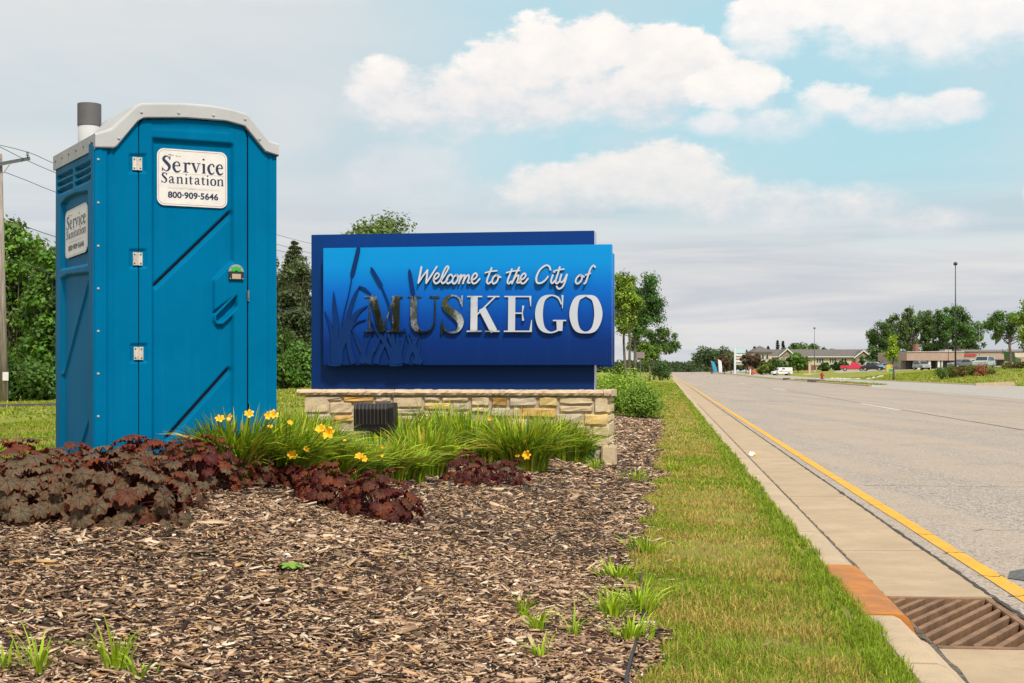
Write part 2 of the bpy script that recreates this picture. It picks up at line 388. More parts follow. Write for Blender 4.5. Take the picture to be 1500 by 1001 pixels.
# -- ground on the left of the road (lawn and mulch share one relief)
s_l = np.unique(np.concatenate([np.arange(-60, 3, 3.), np.arange(3, 22, .11), np.geomspace(22, 1500, 170)]))
v_l = np.concatenate([[.99], np.arange(.9, -2, -.07), np.arange(-2, -8, -.16), -np.geomspace(8, 320, 44)])
SS, VV = np.meshgrid(s_l, v_l, indexing='ij'); GX, GY = sv(SS, VV); GZ = G(GX, GY)
dm = is_mulch(GX, GY)
GZ = GZ+np.where((SS < 30) & (VV < .6), .012*vn(GX, GY, 6, 9)+.006*vn(GX, GY, 20, 10), 0)
Vg = np.stack([GX, GY, GZ], -1).reshape(-1, 3); Fg = grid_faces(len(s_l), len(v_l))[:, ::-1]
fc = Vg[Fg].mean(1); fm = is_mulch(fc[:, 0], fc[:, 1])
def sub_mesh(name, V, Fq, mat, **k):
    u, inv = np.unique(Fq, return_inverse=True)
    return np_mesh(name, V[u], inv.reshape(Fq.shape), None, mat, smooth=True, **k)
lawn = tag(sub_mesh('lawn', Vg, Fg[~fm], M_LAWN), 'mown green lawn with yellow dry patches between flower bed and kerb', kind='structure')
bed = tag(sub_mesh('mulch_bed', Vg, Fg[fm], M_MULCH), 'brown bark mulch flower bed in front of the blue city sign', kind='structure')
# -- ground on the right of the road
s_r = np.unique(np.concatenate([np.arange(-60, 124, 8.), [124], np.geomspace(124, 1500, 120)]))
v_r = np.concatenate([np.arange(17.45, 19.0, .5), [19.0, 21, 23, 25, 26], np.arange(26.6, 60, 1.4), np.geomspace(60, 420, 40)])
SS, VV = np.meshgrid(s_r, v_r, indexing='ij'); GX, GY = sv(SS, VV); GZ = G(GX, GY)
paved = ((SS < 124+np.clip(VV-26, 0, 60)*.55) & (SS > 40))
GZ = np.where(paved & (SS < 124), zr(SS)+.02+.006*np.clip(VV-17.4, 0, 60), GZ)
Vr = np.stack([GX, GY, GZ], -1).reshape(-1, 3); Fr = grid_faces(len(s_r), len(v_r))[:, ::-1]
fc = Vr[Fr].mean(1); fs_, fv_ = to_sv(fc[:, 0], fc[:, 1]); fpx = 750+F*fc[:, 0]/np.maximum(fc[:, 1], 1)
lane = ((fs_ > 124) & (fv_ > 19.0) & (fv_ < 26)) | ((fs_ < 124+np.clip(fv_-26, 0, 60)*.55) & (fs_ > 40)) | (fs_ <= 40)
lot = ~lane & (((fpx > 1445) & (fc[:, 1] > 176) & (fc[:, 1] < 285) & (fv_ > 30)) | ((fpx > 1225) & (fc[:, 1] > 286) & (fc[:, 1] < 345)))
tag(sub_mesh('right_lawn', Vr, Fr[~lane & ~lot], M_LAWN), 'grass verge and rising lawn beyond the far kerb', kind='structure')
tag(sub_mesh('side_road', Vr, Fr[lane], M_LANE), 'pale frontage road and junction beyond the far kerb', kind='structure')
tag(sub_mesh('car_park', Vr, Fr[lot], M_LANE), 'car park in front of the low shops', kind='structure')
# -- carriageway
s_c = np.unique(np.concatenate([np.arange(-60, 6, 6.), np.arange(6, 60, 2.), np.geomspace(60, 1500, 120)]))
def ribbon(name, v0, v1, dz, s0, s1, mat, n=None, parent=None, jit=0, kind=None, label=None):
    ss = s_c[(s_c > s0) & (s_c < s1)]; ss = np.r_[s0, ss, s1]
    if n: ss = np.unique(np.r_[ss, np.linspace(s0, s1, n)])
    a = np.full(len(ss), v0)+jit*RNG.normal(size=len(ss)); b = np.full(len(ss), v1)+jit*RNG.normal(size=len(ss))
    xa, ya = sv(ss, a); xb, yb = sv(ss, b); z = zr(ss)+dz
    V = np.stack([np.stack([xa, ya, z], -1), np.stack([xb, yb, z], -1)], 1).reshape(-1, 3)
    i = np.arange(len(ss)-1)*2; Fq = np.stack([i, i+1, i+3, i+2], -1)
    o = np_mesh(name, V, Fq, None, mat, parent)
    if kind: o['kind'] = kind
    if label: o['label'] = label
    return o
road = ribbon('road', 1.95, 17.3, .012, -60, 1500, M_ROAD, kind='structure', label='wide pale grey weathered carriageway')
ribbon('edge_line', 2.09, 2.215, .017, -20, 900, M_YEL, n=500, parent=road, jit=.003)
for s0, s1 in [(50.6, 60.6), (98, 109.5), (148, 159), (198, 209), (248, 260), (300, 312), (355, 370)]:
    ribbon('lane_line', 8.04, 8.18, .019, s0, s1, M_WHT, parent=road)
ribbon('road_joint', 8.205, 8.25, .0165, 2, 500, M_TAR, n=300, parent=road, jit=.008)
ribbon('road_joint', 15.2, 15.26, .0165, 2, 400, M_TAR, n=200, parent=road, jit=.01)
def road_cross(v0, v1, s, w, name='road_crack', mat=M_TAR, drift=0, n=40, wob=.05):
    vv = np.linspace(v0, v1, n); c = s+drift*np.linspace(0, 1, n)+np.cumsum(RNG.normal(size=n))*wob
    ww = w*(.35+RNG.random(n)); xa, ya = sv(c-ww/2, vv); xb, yb = sv(c+ww/2, vv)
    V = np.stack([np.stack([xa, ya, zr(c)+.0175], -1), np.stack([xb, yb, zr(c)+.0175], -1)], 1).reshape(-1, 3)
    i = np.arange(n-1)*2; np_mesh(name, V, np.stack([i, i+1, i+3, i+2], -1), None, mat, road)
road_cross(2.6, 5.9, 65.0, .22, wob=.06); road_cross(2.3, 8, 33.5, .03, wob=.03); road_cross(9, 16.5, 46, .05, wob=.05)
road_cross(5.0, 7.4, 21, .025, wob=.02); road_cross(2.35, 4.3, 17.3, .02, wob=.02)
# asphalt seam between gutter and carriageway
n = 1800; ss = np.unique(np.r_[np.linspace(4, 22, 900), np.linspace(22, 150, 900)]); n = len(ss); cv = 1.955+.010*vn(ss, ss*0, 1.3, 5)+.010*vn(ss, ss*0, 14, 15); hw = .004+.018*np.abs(vn(ss, ss*0, 6, 6))+.008*RNG.random(n)
xa, ya = sv(ss, cv-hw); xb, yb = sv(ss, cv+hw); z = zr(ss)+.0215
V = np.stack([np.stack([xa, ya, z], -1), np.stack([xb, yb, z], -1)], 1).reshape(-1, 3); i = np.arange(n-1)*2
np_mesh('road_seam', V, np.stack([i, i+1, i+3, i+2], -1), None, M_TAR, road)
# dark repair patch by the near right edge
pv = [(2.23, 9.62), (2.4, 9.42), (2.9, 9.45), (4.4, 9.4), (4.4, 10.3), (3.0, 10.35), (2.55, 10.2), (2.32, 9.95)]
for s_ in (8.9, 9.7, 10.9, 12.2, 14.8, 18.9, 23.1, 29.5): road_cross(2.06, 2.24, s_, .022, wob=.02, n=14)
for v_, s_ in ((2.6, 12.5), (3.4, 14.2), (4.2, 18.0), (3.0, 24.0), (6.1, 30.0)): road_cross(v_, v_+.5, s_, .018, wob=.03, n=16)
mb = MB(); mb.add([(*sv(s_, v_), .0185) for v_, s_ in pv], [tuple(range(len(pv)))])
M_PATCH = simple('asphalt_patch', (.10, .10, .105), .8, .3, 30, .6, 120)
mb.build('asphalt_patch', M_PATCH, road)
# -- near kerb and gutter in cast sections
KP = [(.985, .0), (.985, .13), (1.0, .15), (1.13, .15), (1.165, .135), (1.27, .03), (1.31, .012)]
kerb = tag(ribbon('kerb', .97, 1.96, -.03, -60, 1500, M_DIRT), 'pale concrete kerb and gutter beside the road', kind='structure')
def sect(name, prof, s0, s1, mat, n=2):
    ss = np.linspace(s0, s1, n); V = []
    for s_ in ss:
        zb = float(zr(s_))
        for v_, z_ in prof: x, y = sv(s_, v_); V.append((x, y, z_+zb))
    k = len(prof); Fq = []
    for a in range(n-1):
        for b_ in range(k-1): Fq.append((a*k+b_, a*k+b_+1, (a+1)*k+b_+1, (a+1)*k+b_))
    caps = [tuple(range(k)), tuple((n-1)*k+q for q in range(k))[::-1]]
    mb = MB(); mb.add(V, Fq+caps); return mb.build(name, mat, kerb, fix=False)
GPR = [(1.312, -.028), (1.312, .010), (1.62, .010), (1.945, .016), (1.945, -.028)]
js = [-8.0, -3.3, 1.4, 6.1]+[11.05+4.7*k for k in range(0, 30)]
gap = .016
for a, b_ in zip(js[:-1], js[1:]):
    if a < 7.2 < b_:
        sect('kerb_section', KP, a+gap, 7.28, M_KERB); sect('kerb_section', KP, 9.13, b_-gap, M_KERB)
        sect('gutter_slab', GPR, a+gap, 7.17, M_CONC); sect('gutter_slab', GPR, 8.83, b_-gap, M_CONC)
    else:
        sect('kerb_section', KP, a+gap, b_-gap, M_KERB); sect('gutter_slab', GPR, a+gap, b_-gap, M_CONC)
sect('kerb_section', KP, js[-1]+gap, 1400, M_KERB, 120); sect('gutter_slab', GPR, js[-1]+gap, 1400, M_CONC, 120)
ribbon('kerb_foot_line', 1.296, 1.322, .0175, 4, 60, M_DIRT, n=500, parent=kerb, jit=.006)  # narrow dark line that sets the kerb off from the gutter
# far kerb and low kerb round the junction corner
KF = [(17.28, .0), (17.30, .13), (17.47, .15), (17.47, .0)]
far_k = tag(ribbon('far_kerb', 17.2, 17.3, .016, 124, 1400, M_KERB), 'tan concrete kerb on the far side of the road', kind='structure')
def sect2(prof, s0, s1, n):
    global kerb
    k0 = kerb; kerb = far_k; o = sect('kerb_section', prof, s0, s1, M_KERB, n); kerb = k0; return o
e_ = 124.0
while e_ < 240: sect2(KF, e_+.01, e_+9.99, 2); e_ += 10
sect2(KF, 244.01, 1300, 90)
sect2([(26.0, .0), (26.02, .2), (26.2, .22), (26.2, .0)], 124, 260, 12)
for (a, b_) in [((25.6, 121.5), (29.4, 124.4)), ((30.6, 125.2), (35, 128.3))]:
    (v0, s0), (v1, s1) = a, b_; mb = MB(); x0, y0 = sv(s0, v0); x1, y1 = sv(s1, v1); z0 = .24
    d = Vector((x1-x0, y1-y0)).normalized(); nn = Vector((-d.y, d.x))*.25
    mb.add([(x0, y0, 0), (x1, y1, 0), (x1+nn.x, y1+nn.y, 0), (x0+nn.x, y0+nn.y, 0), (x0, y0, z0+.2), (x1, y1, z0+.3), (x1+nn.x, y1+nn.y, z0+.3), (x0+nn.x, y0+nn.y, z0+.2)],
           [(0,1,5,4),(1,2,6,5),(2,3,7,6),(3,0,4,7),(4,5,6,7)]).build('kerb_section', M_KERB, far_k)
# far inlets in the kerb
for sx_ in (167.5, 171.5, 207):
    x, y = sv(sx_, 17.24); o = MB().box(-.5, -.12, .0, .5, .12, .34).build('kerb_inlet', M_DIRT, far_k); o.location = (x, y, float(zr(sx_)))

# ------------------------------------------------------------------ storm drain
M_RUST = None
def rust_mat(name, a, b2, c2):
    m, g, b = nodes(name); tc = g.n('ShaderNodeTexCoord'); o = tc.outputs['Object']
    c = g.mix(g.ramp(g.noise(o, 5, 6, .65), .35, .65), a, b2); c = g.mix(g.m('MULTIPLY', g.ramp(g.noise(o, 28, 5, .7), .5, .7), .7), c, c2)
    g.put(b.inputs['Base Color'], c); b.inputs['Roughness'].default_value = .75; b.inputs['Metallic'].default_value = .15
    bp = g.n('ShaderNodeBump'); bp.inputs['Strength'].default_value = .5; bp.inputs['Distance'].default_value = .003
    g.put(bp.inputs['Height'], g.noise(o, 90, 4, .65)); g.put(b.inputs['Normal'], bp.outputs[0]); return m
M_RUST = rust_mat('grate_rust', (.19, .105, .060), (.30, .165, .085), (.10, .068, .05))
M_RUST2 = rust_mat('hood_rust', (.52, .19, .02), (.36, .14, .045), (.24, .15, .11))
M_PIT = simple('pit_soil', (.10, .06, .03), .95, .5, 8)
rx, ry = sv(7.19, 1.29); rot = -math.atan2(RX, RY)
gr = empty('storm_drain', (rx, ry, 0), rot, 'rusty brown storm drain grate with orange kerb hood in the gutter', 'drain grate')
L_, W_ = 1.62, .66          # along the road, across
m_ = MB(); zt = .012
m_.box(0, 0, -.04, .045, L_, zt).box(W_-.05, 0, -.04, W_, L_, zt).box(.045, 0, -.04, W_-.05, .06, zt).box(.045, L_-.06, -.04, W_-.05, L_, zt)
m_.build('frame', M_RUST, gr, bevel=.004)
o = MB().box(W_+.004, -.02, -.04, W_+.02, L_+.02, .008).box(0, L_+.004, -.04, W_, L_+.02, .008).box(0, -.02, -.04, W_, -.004, .008).build('seat_ring', M_RUST, gr)
# slanted bars
nb = 12; slope = .50
xa, xb, ya, yb = .047, W_-.052, .062, L_-.062
for k in range(-6, 9):
    y0 = ya+k*.21+.03; wv = .078; mb = MB()
    # bar centre line from (xa, y0) to (xb, y0+slope*...)
    def yl(x, off): return y0+off+(x-xa)*1.9
    pts = []
    for off in (0, wv):
        seg = []
        for x in np.linspace(xa, xb, 25): seg.append((x, min(max(yl(x, off), ya), yb)))
        pts.append(seg)
    A, B = pts; keep = [i for i in range(25) if B[i][1]-A[i][1] > .004]
    if len(keep) < 2: continue
    A = [A[i] for i in keep]; B = [B[i] for i in keep]
    vs = []; fs = []
    for a, b_ in zip(A, B): vs += [(a[0], a[1], zt-.003), (b_[0], b_[1], zt-.003), (a[0], a[1]+.02, -.09), (b_[0], b_[1]-.02, -.09)]
    for i in range(len(A)-1): o_ = 4*i; fs += [(o_, o_+1, o_+5, o_+4), (o_, o_+4, o_+6, o_+2), (o_+1, o_+3, o_+7, o_+5)]
    mb.add(vs, fs+[(0, 2, 3, 1), (4*len(A)-4, 4*len(A)-3, 4*len(A)-1, 4*len(A)-2)]).build('bar', M_RUST, gr)
m_ = MB(); dz = -.45
m_.add([(.01,.01,-.028),(W_,.01,-.028),(W_,L_,-.028),(.01,L_,-.028),(.01,.01,dz),(W_,.01,dz),(W_,L_,dz),(.01,L_,dz)], [(0,1,5,4),(1,2,6,5),(2,3,7,6),(3,0,4,7),(4,5,6,7)])
m_.build('pit', M_PIT, gr)
# rusted hood on the kerb
mb = MB(); prof = [(-.305, .0), (-.305, .150), (-.29, .157), (-.15, .157), (-.105, .150), (-.075, .128), (-.045, .06), (-.03, .03), (-.03, .0)]
ss = [.10, 1.93]; vs = []
for y in ss: vs += [(x, y, z) for x, z in prof]
k = len(prof); fs = [(i, i+1, k+i+1, k+i) for i in range(k-1)]+[tuple(range(k)), tuple(range(k, 2*k))]
mb.add(vs, fs).build('hood', M_RUST2, gr)
# cut the sheet under the grate: dark bed is replaced by the pit, so split the kerb bed sheet there
me = kerb.data; bm = bmesh.new(); bm.from_mesh(me)
bmesh.ops.delete(bm, geom=list(bm.faces), context='FACES_ONLY')
def qd(s0, s1, v0, v1):
    vs = [bm.verts.new((*sv(a, b_), float(zr(a))-.03)) for a, b_ in ((s0, v0), (s0, v1), (s1, v1), (s1, v0))]; bm.faces.new(vs)
qd(-60, 7.2, .97, 1.96); qd(7.2, 8.81, .97, 1.3); 
prev = 8.81
for s_ in list(np.arange(12, 150, 6))+list(np.geomspace(150, 1400, 60)): qd(prev, s_, .97, 1.96); prev = s_
bm.to_mesh(me); bm.free()
# ------------------------------------------------------------------ portable toilet
TH = math.radians(28); X0t, Y0t = (146-750)/F*8.96, 8.96
cT, sT = math.cos(TH), math.sin(TH); ZB = H-(690-545)/F*8.96
Wt = (-X0t*0+ ((403-750)/F*Y0t-X0t))/(cT-(403-750)/F*sT)
Dt = (X0t-(88-750)/F*Y0t)/(sT+(88-750)/F*cT)
def f_px(px, py):
    """picture point -> (lx, lz) on the toilet's front plane"""
    k = (px-750)/F; lx = (k*Y0t-X0t)/(cT-k*sT); Y = Y0t+lx*sT
    return lx, H-(py-545)/F*Y-ZB
def s_px(px, py):
    k = (px-750)/F; ly = (X0t-k*Y0t)/(sT+k*cT); Y = Y0t+ly*cT
    return ly, H-(py-545)/F*Y-ZB
toilet = empty('portable_toilet', (X0t, Y0t, ZB), TH, 'tall blue portable toilet with white roof and grey vent pipe', 'portable toilet')
def plastic(name, c, rough=.42):
    m, g, b = nodes(name); tc = g.n('ShaderNodeTexCoord'); o = tc.outputs['Object']
    a = g.noise(o, 2.0, 5, .6); d = g.noise(o, 30, 5, .7)
    mp = g.n('ShaderNodeMapping'); g.put(mp.inputs[0], o); mp.inputs['Scale'].default_value = (14, 14, .7)
    st = g.noise(mp.outputs[0], 1.5, 5, .65)
    col = g.mix(g.ramp(a, .3, .7), tuple(x*.93 for x in c), tuple(x*1.05 for x in c))
    col = g.mix(g.m('MULTIPLY', g.ramp(st, .5, .75), .26), col, tuple(min(1, x*1.12+.008) for x in c))
    col = g.mix(g.m('MULTIPLY', g.ramp(d, .6, .8), .08), col, tuple(x*.6+.01 for x in c)); b.inputs['Specular IOR Level'].default_value = .06; b.inputs['IOR'].default_value = 1.2
    g.put(b.inputs['Base Color'], col); g.put(b.inputs['Roughness'], g.m('ADD', rough-.08, g.m('MULTIPLY', st, .2)))
    bp = g.n('ShaderNodeBump'); bp.inputs['Strength'].default_value = .12; bp.inputs['Distance'].default_value = .004
    g.put(bp.inputs['Height'], g.noise(o, 18, 4, .6)); g.put(b.inputs['Normal'], bp.outputs[0]); return m
M_TB = plastic('blue_plastic', (.0, .138, .300)); M_TW = plastic('white_plastic', (.435, .445, .46), .5)
M_DARK = simple('dark_gap', (.004, .012, .03), .9); M_STEEL = simple('worn_steel', (.62, .58, .52), .42, .2, 20, .2, 60, metal=.6)
M_PGREY = simple('grey_pipe', (.11, .105, .11), .7, .1, 5); M_BLK = simple('black_plastic', (.012, .011, .011), .5)
M_GRN = simple('green_dial', (.02, .35, .04), .5)
M_DEC = simple('decal_white', (.68, .66, .64), .45, .06, 12); M_NAVY = simple('navy_print', (.012, .018, .065), .5, .1)
M_PINK = simple('faded_print', (.56, .48, .46), .5); M_REDL = simple('red_hairline', (.28, .10, .12), .5)
def segd(px, py, a, b):
    ax, ay = a; bx, by = b; dx, dy = bx-ax, by-ay
    t = np.clip(((px-ax)*dx+(py-ay)*dy)/(dx*dx+dy*dy), 0, 1); return np.hypot(px-ax-t*dx, py-ay-t*dy)
def poly_sd(px, py, poly):
    """signed distance in picture pixels, positive inside"""
    d = np.full(px.shape, 1e9)
    for i in range(len(poly)): d = np.minimum(d, segd(px, py, poly[i], poly[(i+1) % len(poly)]))
    return np.where(inpoly(px, py, poly), d, -d)
def front_pix(lx, lz):
    X = X0t+lx*cT; Y = Y0t+lx*sT; return 750+F*X/Y, 545-F*(lz+ZB-H)/Y
def side_pix(ly, lz):
    X = X0t-ly*sT; Y = Y0t+ly*cT; return 750+F*X/Y, 545-F*(lz+ZB-H)/Y
roof_in = [(146,219),(166,219),(199,179.5),(208,175),(268,175),(328,179.5),(355,187),(385,224),(403,230)]
roof_out = [(146,198),(160,190),(196,157),(204,153),(262,153),(304,156),(340,163),(359,169),(391,208.5),(403,212)]
top_poly = [(140,700),(140,208),(160,204),(198,168),(206,163),(268,163),(330,167),(357,176),(388,214),(406,220),(412,700)]
door_poly = [(201.3,720),(201.3,186),(203,180),(209,175),(268,174),(328,178.5),(352,184),(358,190),(361,205),(361.5,720)]
# front heightfield, 7 mm cells
lx = np.arange(0, Wt+.004, .0065); lz = np.arange(.0, 2.36, .0075)
LX, LZ = np.meshgrid(lx, lz, indexing='ij'); PX, PY = front_pix(LX, LZ)
rec = poly_sd(PX, PY, [(221.5, 668), (221.5, 203), (337, 211), (340.5, 214), (341, 668)])
h = .030*sstep(rec, -1.5, 4.5)
for a, b_, w, dpt in [((224, 422), (338, 312), 5.5, .026), ((243, 645), (336, 541), 5.5, .028)]:
    ln = math.hypot(b_[0]-a[0], b_[1]-a[1]); q = -((PX-a[0])*(b_[1]-a[1])-(PY-a[1])*(b_[0]-a[0]))/ln; al = ((PX-a[0])*(b_[0]-a[0])+(PY-a[1])*(b_[1]-a[1]))/ln
    h += np.where(rec > 1, dpt*sstep(q, -5, -2.5)*(1-sstep(q, -1, 6)), 0)*sstep(al, -3, 6)*(1-sstep(al, ln-4, ln+4))
lat = poly_sd(PX, PY, [(312, 411), (337, 385), (360, 385), (360, 420), (312, 457)]); h = h*(1-sstep(lat, -2.0, 2.0))+0
lat2 = poly_sd(PX, PY, [(312, 462), (350, 424), (359, 424), (359, 440), (341, 462), (325, 477), (316, 477), (312, 470)])
h = h*(1-sstep(lat2, -2, 2))
slot = poly_sd(PX, PY, [(315, 463), (346, 432), (346.5, 450), (330, 467), (322, 473), (315, 471)]); h += .045*sstep(slot, -.5, 3)
inner = poly_sd(PX, PY, door_poly); h = np.where(inner > 0, h-.006*sstep(inner, 0, 3)+.006, h)
top_edge = poly_sd(PX, PY, [(221, 181), (335, 189), (335, 196), (221, 190)]); h += .004*sstep(top_edge, -2, 2)
for hx, hy in ((199.5, 241), (200, 380), (201.3, 518)):
    hp = poly_sd(PX, PY, [(hx-12, hy-14), (hx+13, hy-14), (hx+13, hy+13), (hx-12, hy+13)]); h += .012*sstep(hp, -1, 2)
# jamb ribs
for gx, w, dpt in ((157.5, 1.5, .010), (165, 1.6, .008), (391.5, 1.6, .008), (398, 1.3, .006)): h += np.where(inner < 0, dpt*np.exp(-((PX-gx)/w)**2), 0)
h += np.where(PX < 156, -.010*sstep(156-PX, 0, 2.0), 0)
# fine wobble of rotomoulded plastic
h += .0018*vn(LX, LZ, 9, 21)+.0008*vn(LX, LZ, 30, 22)
V = np.stack([LX, h-.03, LZ], -1).reshape(-1, 3); Fq = grid_faces(len(lx), len(lz))
ci = V[Fq].mean(1); cpx, cpy = front_pix(ci[:, 0], ci[:, 2])
ins = inpoly(cpx, cpy, top_poly); din = poly_sd(cpx, cpy, door_poly)
door = sub_mesh('door', V, Fq[ins & (din > .9)], M_TB, parent=toilet)
sub_mesh('front_wall', V, Fq[ins & (din < -.9)], M_TB, parent=toilet)
# side heightfield
ly = np.arange(0, Dt+.004, .011)
LY, LZ2 = np.meshgrid(ly, lz, indexing='ij'); PX, PY = side_pix(LY, LZ2)
h = np.zeros(LY.shape)
up = poly_sd(PX, PY, [(95.5, 395), (95.5, 300), (104, 290), (118, 284), (134.8, 281), (135, 388)]); h += .028*sstep(up, -1, 2)
lo = poly_sd(PX, PY, [(95.5, 665), (95.5, 408), (105, 403), (136.5, 400), (138, 690)]); h += .026*sstep(lo, -1, 2)
for a, b_ in (((133.5, 410), (97, 548)), ((135, 610), (112, 680))):
    h -= np.where(lo > 0, .014*np.exp(-(segd(PX, PY, a, b_)/1.3)**2), 0)
t = (146-PX)/58.0
for r in range(3):
    for x0, x1 in ((90.5, 113), (117, 142)):
        ytop = lambda x: 236+r*10.5+(142-x)*.50
        d = PY-(236+r*10.5+(142-PX)*.45); inx = sstep(PX, x0-.6, x0+1)*(1-sstep(PX, x1-1, x1+.6))
        h += inx*.03*sstep(d, -.5, 1.0)*(1-sstep(d, 1.0, 8.2))
h += np.where(PX > 138.5, -.010*sstep(PX, 138.5, 139.5), 0)+.0015*vn(LY, LZ2, 9, 23)
V = np.stack([h-.03, LY, LZ2], -1).reshape(-1, 3); Fq = grid_faces(len(ly), len(lz))[:, ::-1]
ci = V[Fq].mean(1); cpx, cpy = side_pix(ci[:, 1], ci[:, 2]); keep = cpy > 209+(146-cpx)*.52
sub_mesh('side_wall', V, Fq[keep], M_TB, parent=toilet)
# inner shell, far walls, corner strip, skid
e0 = f_px(146, 212)[1]; e1 = f_px(403, 224)[1]
fo = [f_px(*p) for p in roof_out]; fi = [f_px(*p) for p in roof_in]
core = [(.012, .0), (Wt-.012, .0)]+[(min(max(a, .012), Wt-.012), b_-.03) for a, b_ in fo[::-1]]
MB().prism(core, 'y', .022, Dt-.02).build('inner_shell', M_DARK, toilet)
# far right wall and rear wall are seen only from elsewhere
MB().box(Wt-.014, -.028, 0, Wt-.004, Dt, e1-.02).build('side_wall', M_TB, toilet)
MB().box(-.02, Dt-.02, 0, Wt-.004, Dt+.015, e0-.02).build('rear_wall', M_TB, toilet)
mb = MB(); mb.box(-.046, -.046, .0, .014, .006, e0-.01); cs = mb.build('corner_strip', M_TB, toilet, bevel=.008)
MB().box(.03, .05, -.12, .14, Dt-.05, 0).box(Wt-.14, .05, -.12, Wt-.03, Dt-.05, 0).build('skid', M_BLK, toilet)
# roof shell
dzr = s_px(88, 229)[1]-s_px(146, 198)[1]
mb = MB(); yf, yb = -.062, Dt+.045
ox = [(-.04 if i == 0 else Wt+.006 if i == len(fo)-1 else a, b_) for i, (a, b_) in enumerate(fo)]
ix = [(-.04 if i == 0 else Wt+.006 if i == len(fi)-1 else a, b_) for i, (a, b_) in enumerate(fi)]
# front band from resampled outlines
def resample(pl, n):
    pl = np.array(pl); t = np.r_[0, np.cumsum(np.hypot(*np.diff(pl, axis=0).T))]; t /= t[-1]
    u = np.linspace(0, 1, n); return np.c_[np.interp(u, t, pl[:, 0]), np.interp(u, t, pl[:, 1])]
N = 60; ro, ri = resample(ox, N), resample(ix, N); vs = []
for a, b_ in zip(ro, ri):
    for fr, yy in ((0, yf+.012), (.07, yf+.003), (.16, yf), (.93, yf), (1, yf+.006)): q = a+(b_-a)*fr; vs.append((q[0], yy, q[1]))
    vs.append((b_[0], -.012, b_[1]+.004))
fs = [(i*6+j, (i+1)*6+j, (i+1)*6+j+1, i*6+j+1) for i in range(N-1) for j in range(5)]
base_n = len(vs)
# top skin from the front outline to the back
rows = [yf+.012, .05, Dt*.5, Dt-.05, yb]
for q, yy in enumerate(rows):
    dz = dzr*max(0, (yy-yf)/(yb-yf)); rise = [0.0, .012, .03, .012, 0.0][q]
    vs += [(a[0], yy, a[1]+dz+rise*math.sin(math.pi*i/(N-1))) for i, a in enumerate(ro)]
for r in range(len(rows)-1):
    for i in range(N-1): o_ = base_n+r*N+i; fs.append((o_, o_+1, o_+N+1, o_+N))
mb.add(vs, fs)
# side skirts and back skirt
hb = ro[0][1]-ri[0][1]+.01
xl = -.04; zt0, zt1 = ro[0][1], ro[0][1]+dzr
def skirt(x, zt0, zt1, hh, s_):
    mb.add([(x, yf+.006, zt0), (x, yb, zt1), (x, yb, zt1-hh), (x, yf+.006, zt0-hh), (x+s_*.03, yf+.02, zt0-hh+.004), (x+s_*.03, yb, zt1-hh+.004)], [(0, 1, 2, 3), (3, 2, 5, 4)])
skirt(xl, zt0, zt1, hb, 1); skirt(Wt+.006, ro[-1][1], ro[-1][1]+dzr, ro[-1][1]-ri[-1][1]+.004, -1)
bk = [(a[0], yb, a[1]+dzr) for a in ro]+[(b_[0], yb, b_[1]+dzr) for b_ in ri[::-1]]
mb.add(bk, [tuple(range(len(bk)))])
roof = mb.build('roof', M_TW, toilet, smooth=False)
bm = bmesh.new(); bm.from_mesh(roof.data); bmesh.ops.remove_doubles(bm, verts=bm.verts, dist=.0008); bmesh.ops.recalc_face_normals(bm, faces=bm.faces)
for e in bm.edges: e.smooth = len(e.link_faces) == 2 and e.calc_face_angle(0) < .22
for f in bm.faces: f.smooth = True
bm.to_mesh(roof.data); bm.free()
def screw(x, y, z, ax, r, parent, mat=None):
    mb = MB(); n = 10; c = Vector((x, y, z)); d = Vector(ax)
    mb.tube([c, c+d*.004, c+d*.006], [r, r*.8, r*.3], n); return mb.build('screw', mat or M_STEEL, parent, smooth=True)
M_SCR = simple('white_screw', (.34, .36, .36), .5)
for p in ((171, 205), (204, 167), (258, 168), (309, 171.5), (355, 177), (376, 206)):
    a, b_ = f_px(*p); screw(a, yf-.001, b_, (0, -1, 0), .010, roof, M_TW)
for k in range(6):
    yy = .05+k*(Dt-.1)/5; screw(xl-.001, yy, zt0+dzr*yy/Dt-.045, (-1, 0, 0), .009, roof, M_PGREY)
for py in (236, 299, 362, 424, 486, 548, 610):
    a, b_ = f_px(150, py); screw(-.018, -.046, b_, (0, -1, 0), .0095, cs, M_SCR)
# hinges
for hx, hy in ((199.5, 241), (200, 380), (201.3, 518)):
    a, b_ = f_px(hx, hy); w, hh = .030, .041
    hg = MB().box(a-w, -.034, b_-hh, a-.003, -.027, b_+hh).box(a+.003, -.034, b_-hh, a+w, -.027, b_+hh).tube([(a, -.034, b_-hh), (a, -.034, b_+hh)], .006, 8).build('hinge', M_STEEL, toilet)
    for sx_ in (-1, 1):
        for sz_ in (-1, 1): screw(a+sx_*w*.65, -.034, b_+sz_*hh*.7, (0, -1, 0), .0055, hg, M_PGREY)
